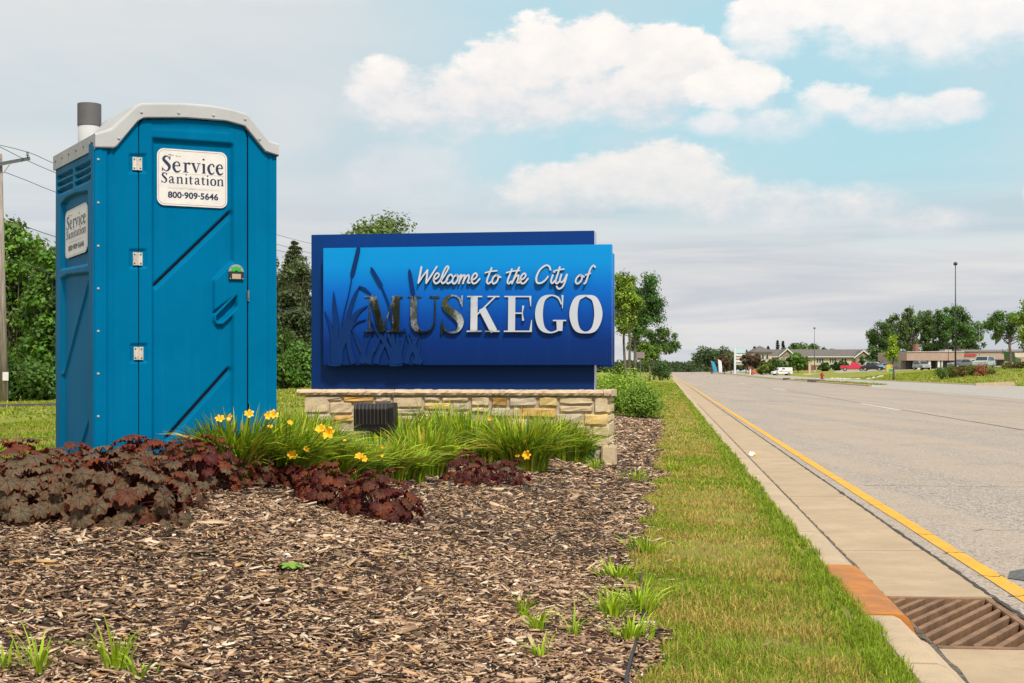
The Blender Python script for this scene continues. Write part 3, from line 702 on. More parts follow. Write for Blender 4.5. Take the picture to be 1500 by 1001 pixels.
# occupied dial and lock
a, b_ = f_px(343.5, 399)
def disc(cx, cz, r, y, a0, a1, n=20): return [(cx, y, cz)]+[(cx+r*math.cos(a0+(a1-a0)*k/n), y, cz+r*math.sin(a0+(a1-a0)*k/n)) for k in range(n+1)]
def fan(n): return [(0, i, i+1) for i in range(1, n+1)]
lk = MB().box(a-.05, -.046, b_-.055, a+.05, -.03, b_+.002).build('lock_plate', M_BLK, toilet, bevel=.003)
rim = MB().add([(x, y_, z) for y_ in (-.040, -.03) for x, _, z in disc(a, b_-.001, .05, 0, 0, math.pi)[1:]], [tuple(range(21))]+[(i, i+1, 22+i, 21+i) for i in range(20)])
rim.build('dial_rim', simple('grey_rim', (.28, .28, .29), .5), lk)
MB().add(disc(a, b_-.001, .036, -.0425, 0, math.pi), fan(20)).build('dial', M_GRN, lk)
MB().add(disc(a, b_-.001, .011, -.0435, 0, math.pi), fan(20)).build('dial_hub', M_BLK, lk)
MB().box(a-.03, -.048, b_-.047, a+.029, -.0462, b_-.014).build('number_label', simple('tan_label', (.42, .33, .26), .6), lk)
for sx_ in (-1, 1): screw(a+sx_*.042, -.046, b_-.046, (0, -1, 0), .005, lk, M_SCR); screw(a+sx_*.03, -.040, b_+.032, (0, -1, 0), .005, lk, M_SCR)
a2, b2 = f_px(361, 434)
MB().box(a2-.004, -.044, b2-.036, a2+.007, -.03, b2+.036).tube([(a2, -.046, b2-.02), (a2, -.046, b2+.02)], .006, 8).build('door_latch', simple('dark_latch', (.16, .15, .14), .5), toilet, bevel=.002)
# vent pipe
Yv = 9.70; Xv = (131-750)/F*Yv; dx, dy = Xv-X0t, Yv-Y0t; vx, vy = dx*cT+dy*sT, -dx*sT+dy*cT
r = 17/F*Yv; zt_ = H-(153-545)/F*Yv-ZB; zm = H-(185-545)/F*Yv-ZB
vp = MB().tube([(vx, vy, e0-.1), (vx, vy, zm+.02)], r-.004, 32).build('vent_pipe', M_TW, toilet, smooth=False)
mb = MB(); mb.tube([(vx, vy, zm), (vx, vy, zt_)], r, 32, cap=False).tube([(vx, vy, zt_), (vx, vy, zm+.03)], r-.008, 32, cap=False)
vs = []; n = 32
for q in range(n): vs += [(vx+r*math.cos(q*2*math.pi/n), vy+r*math.sin(q*2*math.pi/n), zt_), (vx+(r-.008)*math.cos(q*2*math.pi/n), vy+(r-.008)*math.sin(q*2*math.pi/n), zt_)]
mb.add(vs, [(2*q, 2*q+1, (2*q+3) % (2*n), (2*q+2) % (2*n)) for q in range(n)])
mb.build('pipe_cap', M_PGREY, vp)
for o in (vp, bpy.data.objects['pipe_cap']):
    for p in o.data.polygons: p.use_smooth = abs(p.normal.z) < .5
# ------------------------------------------------------------------ lettering by strokes
def spline(pts, n=10):
    """Catmull-Rom through points of any dimension"""
    P_ = [np.array(p, float) for p in pts]
    if len(P_) == 2: return [P_[0]+(P_[1]-P_[0])*t for t in (0, 1)]
    Q = [2*P_[0]-P_[1]]+P_+[2*P_[-1]-P_[-2]]; out = []
    for i in range(1, len(Q)-2):
        a, b_, c, d = Q[i-1:i+3]
        for k in range(n):
            t = k/n; out.append(.5*((2*b_)+(-a+c)*t+(2*a-5*b_+4*c-d)*t*t+(-a+3*b_-3*c+d)*t**3))
    out.append(P_[-1]); return out
def stroke_lr(pts, n=8, cap=0.0):
    """(x, y, width) list -> left and right point lists"""
    C_ = spline(pts, n); L, R = [], []
    for i, p in enumerate(C_):
        d = C_[min(i+1, len(C_)-1)][:2]-C_[max(i-1, 0)][:2]; l = np.hypot(*d) or 1; nn = np.array((-d[1], d[0]))/l
        w = max(p[2], 0)/2; q = p[:2]
        L.append(q+nn*w); R.append(q-nn*w)
    if cap:
        for end in (0, -1):
            d = C_[0][:2]-C_[1][:2] if end == 0 else C_[-1][:2]-C_[-2][:2]; d = d/(np.hypot(*d) or 1)
            w = C_[end][2]/2; ex = []
            for a in (40, 75):
                c_, s_ = math.cos(math.radians(a)), math.sin(math.radians(a)); q = C_[end][:2]+d*w*s_*cap
                nn = (L[end]-R[end]); nn = nn/(np.hypot(*nn) or 1); ex.append((q+nn*w*c_, q-nn*w*c_))
            if end == 0: L = [e[0] for e in ex[::-1]]+L; R = [e[1] for e in ex[::-1]]+R
            else: L += [e[0] for e in ex]; R += [e[1] for e in ex]
    return L, R
# serif letters, x 0..1 across the letter, y in x-heights above the base line, widths in x-heights
GL = {
 'S': [[(.86, 1.22, .10), (.62, 1.5, .09), (.34, 1.44, .2), (.2, 1.18, .27), (.5, .86, .32), (.8, .52, .30), (.72, .18, .2), (.45, .03, .09), (.1, .26, .10)],
       [(.87, 1.12, .04), (.87, 1.5, .12)], [(.08, .0, .10), (.06, .42, .04)]],
 'e': [[(.12, .6, .08), (.88, .62, .08)], [(.86, .62, .16), (.74, .92, .12), (.46, 1.0, .09), (.18, .78, .22), (.14, .42, .27), (.36, .06, .22), (.7, .02, .14), (.97, .2, .05)]],
 'r': [[(.36, .95, .24), (.36, .03, .24)], [(.05, .035, .07), (.72, .035, .07)], [(.02, .93, .05), (.36, .96, .09)], [(.42, .74, .07), (.6, .93, .1), (.86, .9, .24), (.94, .82, .2)]],
 'v': [[(.2, .96, .24), (.54, .06, .20)], [(.54, .05, .07), (.84, .96, .07)], [(.02, .965, .07), (.42, .965, .07)], [(.64, .965, .07), (1.0, .965, .07)]],
 'i': [[(.5, .96, .25), (.5, .03, .25)], [(.05, .035, .07), (.95, .035, .07)], [(.02, .93, .05), (.5, .96, .09)], [(.44, 1.30, .02), (.44, 1.34, .16), (.44, 1.38, .23), (.44, 1.42, .23), (.44, 1.47, .14), (.44, 1.5, .02)]],
 'c': [[(.9, .72, .16), (.8, .92, .14), (.52, 1.0, .09), (.2, .76, .22), (.13, .44, .27), (.36, .06, .22), (.7, .02, .13), (.98, .2, .05)]],
 'a': [[(.12, .72, .16), (.26, .95, .1), (.5, .98, .12), (.66, .82, .22), (.68, .5, .24), (.68, .2, .22), (.8, .05, .12), (1.0, .1, .06)], [(.66, .6, .07), (.3, .48, .14), (.14, .25, .22), (.3, .05, .14), (.52, .1, .07), (.66, .26, .06)]],
 'n': [[(.2, .96, .24), (.2, .03, .24)], [(.0, .035, .07), (.42, .035, .07)], [(.0, .93, .05), (.2, .96, .09)], [(.26, .74, .07), (.5, .98, .12), (.76, .88, .22), (.8, .5, .24), (.8, .03, .24)], [(.6, .035, .07), (1.02, .035, .07)]],
 't': [[(.42, 1.25, .04), (.4, 1.0, .22), (.4, .3, .24), (.52, .05, .15), (.95, .14, .05)], [(.0, .94, .08), (.92, .94, .08)]],
 'o': [[(.5, 1.0, .09), (.2, .82, .22), (.12, .5, .28), (.2, .17, .22), (.5, .0, .09), (.8, .17, .22), (.88, .5, .28), (.8, .82, .22), (.5, 1.0, .09)]],
}
def serif_word(mb, spec, base, xh, y, ar):
    """spec: (char, x0, x1) with x in sign widths; ar = width/height of the sign, heights in sign heights"""
    k = 0
    for ch, x0, x1 in spec:
        for st in GL[ch]:
            pts = [((x0+p[0]*(x1-x0))*ar, base+p[1]*xh, p[2]*xh) for p in st]
            L, R = stroke_lr(pts, 7); mb.strip(L, R, y-.0002*(k % 4), y+.001); k += 1
def text_mesh(name, txt, mat, parent, x0, x1, z0, z1, y, bold=0.0, extrude=.0005):
    cu = bpy.data.curves.new(name, 'FONT'); cu.body = txt; cu.size = 1; cu.offset = bold; cu.extrude = .0; cu.resolution_u = 3
    t = bpy.data.objects.new(name, cu); COL.objects.link(t)
    dg = bpy.context.evaluated_depsgraph_get(); me = bpy.data.meshes.new_from_object(t.evaluated_get(dg)); bpy.data.objects.remove(t)
    co = np.array([v.co[:] for v in me.vertices]); a, b_ = co.min(0), co.max(0)
    for v in me.vertices: v.co = (x0+(v.co.x-a[0])/(b_[0]-a[0])*(x1-x0), y, z0+(v.co.y-a[1])/(b_[1]-a[1])*(z1-z0))
    me.name = name; return link(name, me, mat, parent)
def rrect(w, hh, r, n=6, cx=0, cz=0):
    out = []
    for qx, qz, a0 in ((w-r, hh-r, 0), (r, hh-r, 90), (r, r, 180), (w-r, r, 270)):
        for k in range(n+1): a = math.radians(a0+90*k/n); out.append((cx+qx+r*math.cos(a), cz+qz+r*math.sin(a)))
    return out
def sanitation_sign(w, hh):
    """white company sign standing in its own x-z plane, origin at lower left"""
    root = MB().prism(rrect(w, hh, .045), 'y', -.004, 0).build('company_sign', M_DEC, None)
    ar = w/hh
    o_, i_ = rrect(w-.018, hh-.018, .038, 6, .009, .009), rrect(w-.022, hh-.022, .036, 6, .011, .011); n = len(o_)
    MB().add([(a, -.0046, b_) for a, b_ in o_]+[(a, -.0046, b_) for a, b_ in i_], [(k, (k+1) % n, n+(k+1) % n, n+k) for k in range(n)]).build('sign_border', M_REDL, root)
    X = lambda z: (z-90)/985.0
    mb = MB(); serif_word(mb, [('S', X(152), X(286)), ('e', X(303), X(420)), ('r', X(447), X(552)), ('v', X(560), X(697)), ('i', X(714), X(771)), ('c', X(796), X(897)), ('e', X(915), X(1020))], 1-.400, .176, -.0052, ar)
    serif_word(mb, [('S', X(148), X(234)), ('a', X(250), X(334)), ('n', X(358), X(450)), ('i', X(476), X(516)), ('t', X(533), X(588)), ('a', X(608), X(692)), ('t', X(705), X(763)), ('i', X(778), X(817)), ('o', X(834), X(918)), ('n', X(930), X(1024))], 1-.605, .116, -.0052, ar)
    for i, v in enumerate(mb.v): mb.v[i] = (v[0]*hh, v[1], v[2]*hh)
    # widths were in sign heights: x already scaled by ar
    mb.build('lettering', M_NAVY, root, fix=False)
    text_mesh('phone_number', '800\u00b7909\u00b75646', M_NAVY, root, X(238)*w, X(948)*w, (1-.868)*hh, (1-.748)*hh, -.0052, .03)
    text_mesh('small_print', 'www.servicesanitation.com', M_PINK, root, X(232)*w, X(955)*w, (1-.700)*hh, (1-.665)*hh, -.0050)
    MB().add([(X(150)*w, -.005, (1-.428)*hh), (X(1030)*w, -.005, (1-.428)*hh), (X(1030)*w, -.005, (1-.424)*hh), (X(150)*w, -.005, (1-.424)*hh)], [(0, 1, 2, 3)]).build('rule_line', M_PINK, root)
    mk = MB()
    for q, (x0, x1) in enumerate(((245, 290), (300, 320), (345, 372), (392, 415))): mk.box(X(x0)*w, -.0052, (.885-.006*q)*hh, X(x1)*w, -.0045, (.900-.008*q)*hh)
    mk.build('worn_print', M_REDL, root)
    return root
a0, z0 = f_px(229.5, 300.5); a1, z1 = f_px(332, 306); _, zt2 = f_px(229.5, 217)
sg = sanitation_sign(a1-a0, zt2-z0); sg.parent = toilet
sg.location = (a0, -.0085+.0, z0); sg.rotation_euler = (0, math.atan2(-(z1-z0), a1-a0)*1.0, 0)
l0, q0 = s_px(131.2, 370); l1, q1 = s_px(99.3, 380); _, qt = s_px(131.2, 297)
sg2 = copy_tree(sg, toilet); sg2.rotation_euler = (0, 0, math.radians(-90)); sg2.location = (-.012, l1, q1)
sg2.scale = ((l1-l0)/(a1-a0), 1, (qt-q0)/(zt2-z0))

# ------------------------------------------------------------------ monument sign
SA = math.radians(8.6); SY = 17.2; SX = (870-750)/F*SY
uS = (math.cos(SA), -math.sin(SA))
def g_px(px, py, off=0.0):
    """picture point -> (x, z) in the sign's own frame, for a plane 'off' metres nearer than the back panel"""
    # frame origin at (SX, SY); local x = uS, local y points away from the camera
    yx, yy = math.sin(SA), math.cos(SA); ox_, oy_ = SX-yx*off, SY-yy*off; k = (px-750)/F
    lx_ = (k*oy_-ox_)/(uS[0]-k*uS[1]); Y = oy_+lx_*uS[1]
    return lx_, H-(py-545)/F*Y
sign = empty('city_sign', (SX, SY, 0), -SA, 'blue welcome sign with mirror letters on a stone base', 'city sign')
def panel_mat(name, stops, z0, z1):
    m, g, b = nodes(name); tc = g.n('ShaderNodeTexCoord'); sp = g.n('ShaderNodeSeparateXYZ'); g.nt.links.new(tc.outputs['Object'], sp.inputs[0])
    r = g.n('ShaderNodeValToRGB'); t = g.n('ShaderNodeMapRange'); g.put(t.inputs[0], sp.outputs[2]); g.put(t.inputs[1], z0); g.put(t.inputs[2], z1)
    g.nt.links.new(t.outputs[0], r.inputs[0]); e = r.color_ramp.elements
    e[0].position, e[0].color = stops[0][0], (*stops[0][1], 1); e[1].position, e[1].color = stops[-1][0], (*stops[-1][1], 1)
    for p, c in stops[1:-1]: x = e.new(p); x.color = (*c, 1)
    mp = g.n('ShaderNodeMapping'); g.put(mp.inputs[0], tc.outputs['Object']); mp.inputs['Scale'].default_value = (30, 30, .9)
    st = g.noise(mp.outputs[0], 1.0, 5, .7)
    c = g.mix(g.m('MULTIPLY', g.ramp(st, .55, .78), .10), r.outputs[0], (.06, .16, .34))
    c = g.mix(g.m('MULTIPLY', g.ramp(g.noise(tc.outputs['Object'], 60, 3, .6), .66, .74), .25), c, (.02, .05, .12))
    g.put(b.inputs['Base Color'], c); g.put(b.inputs['Roughness'], g.m('ADD', .32, g.m('MULTIPLY', st, .2))); b.inputs['Specular IOR Level'].default_value = .2; return m
zb0 = g_px(868, 571)[1]; zt0_ = g_px(871, 338)[1]
M_BACK = panel_mat('deep_blue_panel', [(0, (.0, .020, .115)), (1, (.0, .034, .175))], zb0, zt0_)
FO = .17
zf0 = g_px(896, 535, FO)[1]; zf1 = g_px(896, 358, FO)[1]
M_FRONT = panel_mat('graded_blue_panel', [(0, (.0, .018, .12)), (.2, (.0, .024, .17)), (.40, (.0, .055, .34)), (.64, (.0, .13, .55)), (.84, (.0, .24, .66)), (1, (.0, .26, .66))], zf0, zf1)
M_CAT = simple('cattail_blue', (.0, .024, .13), .5, .06, spec=.2)
M_EDGE = simple('panel_edge', (.45, .5, .6), .5, .1)
xl_, xr_ = g_px(456, 450)[0], g_px(870.5, 450)[0]
bp_ = MB().box(xl_, .0, zb0-.01, xr_, .26, zt0_).build('back_panel', M_BACK, sign, bevel=.004)
MB().box(xr_+.0005, .004, zb0, xr_+.004, .256, zt0_-.004).build('panel_edge', M_EDGE, bp_)
fl_, fr_ = g_px(473.5, 450, FO)[0], g_px(896, 450, FO)[0]
fp = MB().box(fl_, -FO, zf0, fr_, -.03, zf1).build('front_panel', M_FRONT, sign, bevel=.003)
MB().box(fr_-.9, -.028, zf0+.05, fr_-.8, -.002, zf1-.05).build('mounting_rail', M_EDGE, fp)
MB().box(fl_+.5, -.028, zf0+.05, fl_+.6, -.002, zf1-.05).build('mounting_rail', M_EDGE, fp)
MB().box(fl_+.15, .292, zf0-.02, fr_-.012, .43, zf1-.07).build('rear_panel', M_FRONT, sign, bevel=.003)
MB().box(fr_-.9, .262, zf0+.05, fr_-.8, .291, zf1-.1).build('mounting_rail', M_EDGE, sign)
# cat-tails cut from sheet, standing off the panel
def zc(x, y): return (x/5+470, y/5+350)
def cat(name, strokes, d):
    mb = MB()
    for k, st in enumerate(strokes):
        pts = []
        for x, y, w in st: px, py = zc(x, y); a, b_ = g_px(px, py, FO+d); pts.append((a, b_, w/5/F*17.1))
        L, R = stroke_lr(pts, 7); mb.strip(L, R, -FO-d-.0008*(k % 9), -FO-.002)
    return mb.build(name, M_CAT, fp, fix=False)
T1 = [[(274, 50, 4), (273, 75, 28), (262, 130, 32), (240, 220, 34), (230, 262, 30), (225, 285, 6)], [(228, 270, 7), (205, 400, 8), (165, 560, 10), (135, 720, 14)],
      [(92, 385, 2), (98, 480, 26), (108, 600, 40), (105, 750, 50), (95, 915, 60)], [(28, 530, 2), (60, 620, 18), (85, 720, 30), (100, 915, 50)],
      [(285, 345, 8), (240, 440, 30), (190, 600, 34), (150, 740, 44), (120, 915, 56)], [(283, 348, 10), (320, 368, 20), (368, 404, 2)],
      [(340, 490, 6), (270, 540, 30), (205, 640, 48), (150, 760, 50), (130, 915, 50)], [(330, 590, 3), (250, 620, 16), (195, 700, 30), (150, 800, 40)],
      [(215, 640, 10), (205, 740, 36), (215, 830, 34), (240, 915, 40)], [(225, 650, 6), (270, 760, 24), (330, 880, 36), (345, 915, 40)],
      [(380, 680, 4), (320, 800, 28), (300, 915, 40)], [(52, 915, 30), (100, 905, 60), (150, 915, 30)]]
T2 = [[(368, 206, 3), (374, 225, 20), (405, 280, 26), (436, 335, 26), (448, 355, 6)], [(442, 345, 7), (470, 410, 8), (495, 480, 8), (520, 620, 9), (540, 760, 12)],
      [(365, 600, 3), (420, 690, 22), (490, 790, 34), (540, 915, 50)], [(450, 690, 6), (400, 790, 30), (365, 850, 34), (345, 915, 46)],
      [(490, 700, 5), (455, 790, 26), (420, 860, 34), (405, 915, 40)], [(520, 690, 5), (535, 790, 40), (550, 915, 60)],
      [(480, 640, 3), (510, 740, 26), (560, 830, 40), (580, 915, 50)], [(560, 690, 4), (565, 800, 34), (570, 915, 50)],
      [(620, 700, 4), (590, 800, 24), (560, 915, 40)], [(500, 915, 40), (550, 900, 70), (600, 915, 30)]]
T3 = [[(645, 222, 3), (650, 245, 20), (663, 330, 28), (675, 400, 26), (680, 430, 6)], [(676, 420, 7), (690, 500, 8), (700, 600, 9), (712, 700, 12)],
      [(610, 650, 3), (650, 750, 20), (700, 850, 34), (730, 915, 44)], [(720, 700, 6), (675, 790, 26), (640, 860, 34), (625, 915, 40)],
      [(650, 690, 3), (690, 790, 20), (710, 860, 30), (735, 912, 34)], [(728, 700, 3), (720, 800, 18), (690, 915, 34)], [(750, 890, 2), (720, 915, 26)], [(660, 720, 3), (645, 810, 22), (630, 915, 34)]]
cat('cattail', T1, .020); cat('cattail', T2, .026); cat('cattail', T3, .020)
# mirror-finished letters
M_MIR = None
m, g, b = nodes('polished_steel'); tc = g.n('ShaderNodeTexCoord'); b.inputs['Metallic'].default_value = 1; b.inputs['Base Color'].default_value = (.90, .87, .84, 1)
mp = g.n('ShaderNodeMapping'); g.put(mp.inputs[0], tc.outputs['Object']); mp.inputs['Scale'].default_value = (60, 60, 1.2)
g.put(b.inputs['Roughness'], g.m('ADD', .01, g.m('MULTIPLY', g.noise(mp.outputs[0], 1.0, 4, .6), .05)))
bp = g.n('ShaderNodeBump'); bp.inputs['Strength'].default_value = .10; bp.inputs['Distance'].default_value = .01
g.put(bp.inputs['Height'], g.noise(tc.outputs['Object'], 2.5, 3, .5)); g.put(b.inputs['Normal'], bp.outputs[0]); M_MIR = m
LD = .032
def letter(strokes, cap=0.0, d=LD, name='letter', tilt=.075):
    mb = MB()
    for k, st in enumerate(strokes):
        pts = []
        for x, y, w in st: a, b_ = g_px(x, y, FO+d); pts.append((a, b_, w/F*17.05))
        L, R = stroke_lr(pts, 9, cap); mb.strip(L, R, -FO-d-.0012*(k % 7), -FO-.012)
    zs = [v[2] for v in mb.v]; zm_ = (min(zs)+max(zs))/2        # the letters lean back a little, so they mirror the tree tops and sky
    mb.v = [(v[0], v[1]+(v[2]-zm_)*tilt, v[2]) if v[1] < -FO-.02 else v for v in mb.v]
    o = mb.build(name, M_MIR, fp, fix=False); o.data.materials.append(M_RET)
    yv = [v[1] for v in mb.v]
    for p in o.data.polygons:       # the returns round the edge are dark
        if max(yv[i] for i in p.vertices) > -FO-.0125: p.material_index = 1
    return o
M_RET = simple('letter_return', (.05, .05, .06), .5)
sf = 2.0
letter([[(541.5, 434.5, sf), (541.5, 485, sf)], [(533.5, 434.6, sf), (550, 434.6, sf)], [(546, 434, 10), (560, 486, 9.5)], [(560.5, 486, 2.2), (577, 436, 2.2)], [(580, 434, 11), (580, 486, 11)],
        [(574, 434.6, sf), (590, 434.6, sf)], [(533.5, 485.6, sf), (549.5, 485.6, sf)], [(567, 485.6, sf), (592, 485.6, sf)]])
letter([[(597, 434.6, sf), (617.5, 434.6, sf)], [(606, 434, 10), (606, 468, 10), (609, 480, 8.5), (619, 487, 3.2), (630, 484, 2.6), (636.6, 472, 2.2), (637, 434, 2.2)], [(629, 434.6, sf), (644, 434.6, sf)]])
letter([[(676.5, 450, 1), (676.5, 433, 2.5)], [(675.5, 446, 2), (672, 437, 2.6), (663, 433, 2.4), (653.5, 438, 6.5), (652, 448, 10), (661, 457, 11.5), (671, 465, 12), (675, 474, 9), (671, 484, 5), (662, 487.3, 2.6), (652, 484, 2.4), (648.5, 474, 2)], [(647.6, 488, 2.8), (647.6, 468, 1)]])
letter([[(694.3, 434, 10.5), (694.3, 486, 10.5)], [(684, 434.6, sf), (706, 434.6, sf)], [(684, 485.6, sf), (706, 485.6, sf)], [(725, 435, 2.2), (699, 461, 2.2)], [(706, 452, 10.5), (724, 486, 10.5)], [(714, 434.6, sf), (731.5, 434.6, sf)], [(711, 485.6, sf), (732, 485.6, sf)]])
letter([[(749.5, 434, 10.5), (749.5, 486, 10.5)], [(738.5, 434.6, sf), (778, 434.6, sf)], [(777.3, 449, 1), (776.5, 434, 3.5)], [(754, 459, sf), (765, 459, sf)], [(766.5, 470, 3.2), (765.3, 459, 1.4), (766.5, 448, 3.2)], [(738.5, 485.6, sf), (778.5, 485.6, sf)], [(779, 469, 1), (777.5, 486.4, 4)]])
letter([[(823.8, 452, 1), (823.8, 432.5, 3)], [(822.5, 446, 2), (817, 436, 2.6), (806, 433, 2.4), (794, 440, 8.5), (789.5, 460, 11.5), (794, 480, 8.5), (806, 487.3, 2.4), (817, 484, 2.8), (821, 478, 3)], [(820, 469, 10), (820, 485, 8)], [(810, 469.8, sf), (829.5, 469.8, sf)]])
letter([[(858, 433, 2.4), (845, 439, 8.5), (840, 460, 12), (845, 481, 8.5), (858, 487.4, 2.4), (871, 481, 8.5), (876.5, 460, 12), (871, 439, 8.5), (858, 433, 2.4)]])
def zw(pts, w=15): return [(p[0]/4.84+590, p[1]/4.84+370, (p[2] if len(p) > 2 else w)/4.84) for p in pts]
W1 = 14
script = [
 [[(130, 103, 17), (122, 160, 18), (113, 216, 17)], [(114, 214, 14), (145, 165, 14), (175, 124, 14)], [(175, 126, 16), (171, 175, 17), (169, 218, 16)], [(170, 216, 16), (205, 160, 16), (240, 100, 15)]],
 [[(218, 194), (244, 180), (256, 158), (243, 146), (226, 165), (220, 195), (232, 219), (252, 214), (270, 192)]],
 [[(270, 205), (300, 155), (322, 110), (312, 98), (294, 125), (274, 185), (282, 218), (300, 212), (318, 190)]],
 [[(350, 168), (340, 156), (322, 170), (310, 200), (320, 220), (342, 210), (352, 198)]],
 [[(378, 158), (358, 178), (352, 208), (366, 222), (384, 204), (391, 175), (378, 158), (400, 170)]],
 [[(412, 158), (405, 190), (398, 220)], [(402, 205), (422, 168), (438, 162), (436, 185), (428, 220)], [(430, 208), (452, 168), (468, 162), (468, 185), (462, 212), (476, 216)]],
 [[(492, 196), (515, 182), (526, 160), (514, 147), (496, 165), (488, 196), (500, 220), (522, 214), (545, 188)]],
 [[(628, 110), (610, 160), (598, 205), (608, 222), (625, 210)], [(585, 144, 13), (625, 134, 13), (666, 130, 13)]],
 [[(662, 158), (642, 178), (634, 206), (646, 222), (668, 206), (677, 176), (662, 158), (692, 176)]],
 [[(772, 118), (758, 160), (744, 205), (752, 222), (770, 206)], [(735, 143, 13), (780, 132, 13), (828, 128, 13)]],
 [[(824, 106), (803, 150), (776, 221)], [(782, 206), (800, 172), (820, 163), (818, 190), (812, 214), (830, 214)]],
 [[(836, 196), (860, 182), (871, 160), (860, 148), (842, 165), (833, 196), (845, 220), (866, 214), (888, 186)]],
 [[(1046, 122, 17), (1036, 98, 15), (1010, 92, 15), (970, 125, 16), (948, 178, 17), (955, 215, 17), (985, 216, 16), (1012, 196, 15), (1030, 172, 14)]],
 [[(1064, 160), (1052, 200), (1060, 219), (1080, 200)], [(1066, 134, 6), (1072, 138, 17), (1078, 142, 6)]],
 [[(1112, 103), (1098, 155), (1084, 205), (1094, 221), (1112, 206)], [(1072, 132, 13), (1105, 123, 13), (1142, 118, 13)]],
 [[(1124, 156), (1114, 196), (1126, 212), (1146, 192), (1162, 156)], [(1164, 156), (1148, 215), (1130, 248), (1106, 258), (1092, 242)]],
 [[(1256, 158), (1234, 180), (1226, 208), (1240, 222), (1262, 204), (1271, 176), (1256, 158), (1284, 172)]],
 [[(1363, 104), (1352, 92), (1332, 112), (1312, 170), (1298, 212), (1288, 222)], [(1296, 160, 13), (1330, 148, 13)]],
]
for st in script: letter([zw([(p[0], p[1], (p[2] if len(p) > 2 else 15.5)*.80) for p in s_]) for s_ in st], cap=1.0, d=.036, tilt=.19)
# coping stones and stone base
def stone_mat(name, a, b2):
    m, g, b = nodes(name); tc = g.n('ShaderNodeTexCoord'); o = tc.outputs['Object']; oi = g.n('ShaderNodeObjectInfo')
    ad = g.n('ShaderNodeVectorMath', operation='ADD'); g.put(ad.inputs[0], o); g.put(ad.inputs[1], g.comb(g.m('MULTIPLY', oi.outputs['Random'], 20), 0.0, 0.0)); o = ad.outputs[0]
    c = g.mix(g.ramp(g.noise(o, 7, 6, .65), .32, .68), a, b2); c = g.mix(g.m('MULTIPLY', g.ramp(g.noise(o, 30, 5, .7), .55, .72), .45), c, tuple(x*.5 for x in a))
    g.put(b.inputs['Base Color'], c); b.inputs['Roughness'].default_value = .9; b.inputs['Specular IOR Level'].default_value = .2
    bp = g.n('ShaderNodeBump'); bp.inputs['Strength'].default_value = .8; bp.inputs['Distance'].default_value = .012
    g.put(bp.inputs['Height'], g.noise(o, 16, 6, .65)); g.put(b.inputs['Normal'], bp.outputs[0]); return m
SM = [stone_mat('tan_stone', (.50, .39, .25), (.60, .48, .33)), stone_mat('grey_stone', (.44, .37, .28), (.53, .44, .34)), stone_mat('yellow_stone', (.64, .46, .16), (.56, .43, .24)),
      stone_mat('orange_stone', (.62, .35, .06), (.52, .36, .17)), stone_mat('amber_stone', (.34, .19, .05), (.42, .26, .10))]
M_COPE = stone_mat('coping_stone', (.50, .37, .25), (.62, .49, .35)); M_MORT = simple('mortar', (.42, .34, .255), .95, .2, 10, .5, 60)
BO = .22      # the stone face stands this far in front of the back panel
bl, br = g_px(447, 620, BO)[0], g_px(890, 620, BO)[0]; ztop = g_px(890, 581, BO)[1]; zgr = .15
MB().box(bl+.012, -BO+.014, zgr, br-.012, .55, ztop-.003).build('mortar_core', M_MORT, sign)
CO = .27; seams = [g_px(x, 575, CO)[0] for x in (434, 577.5, 732, 884, 895.5)]; cz0, cz1 = g_px(895, 581, CO)[1], g_px(895, 571.5, CO)[1]
for i in range(4):
    x0, x1 = seams[i]+.003, seams[i+1]-.003; nx = max(3, int((x1-x0)/.035)); vs = []; rs = np.random.default_rng(50+i)
    prof = [(.62, cz0), (-CO+.05, cz0), (-CO+.012, cz0+.012), (-CO-.004, (cz0+cz1)/2), (-CO+.008, cz1-.016), (-CO+.035, cz1-.001), (.62, cz1)]
    for k in range(nx+1):
        j = rs.normal(size=(7, 2))*.0045; j[0] = j[6] = 0
        vs += [(x0+(x1-x0)*k/nx, p[0]+j[q][0], p[1]+j[q][1]*.6) for q, p in enumerate(prof)]
    fs = [(k*7+q, (k+1)*7+q, (k+1)*7+q+1, k*7+q+1) for k in range(nx) for q in range(6)]+[tuple(range(7)), tuple(nx*7+q for q in range(7))]
    MB().add(vs, fs).build('coping_stone', M_COPE, sign)
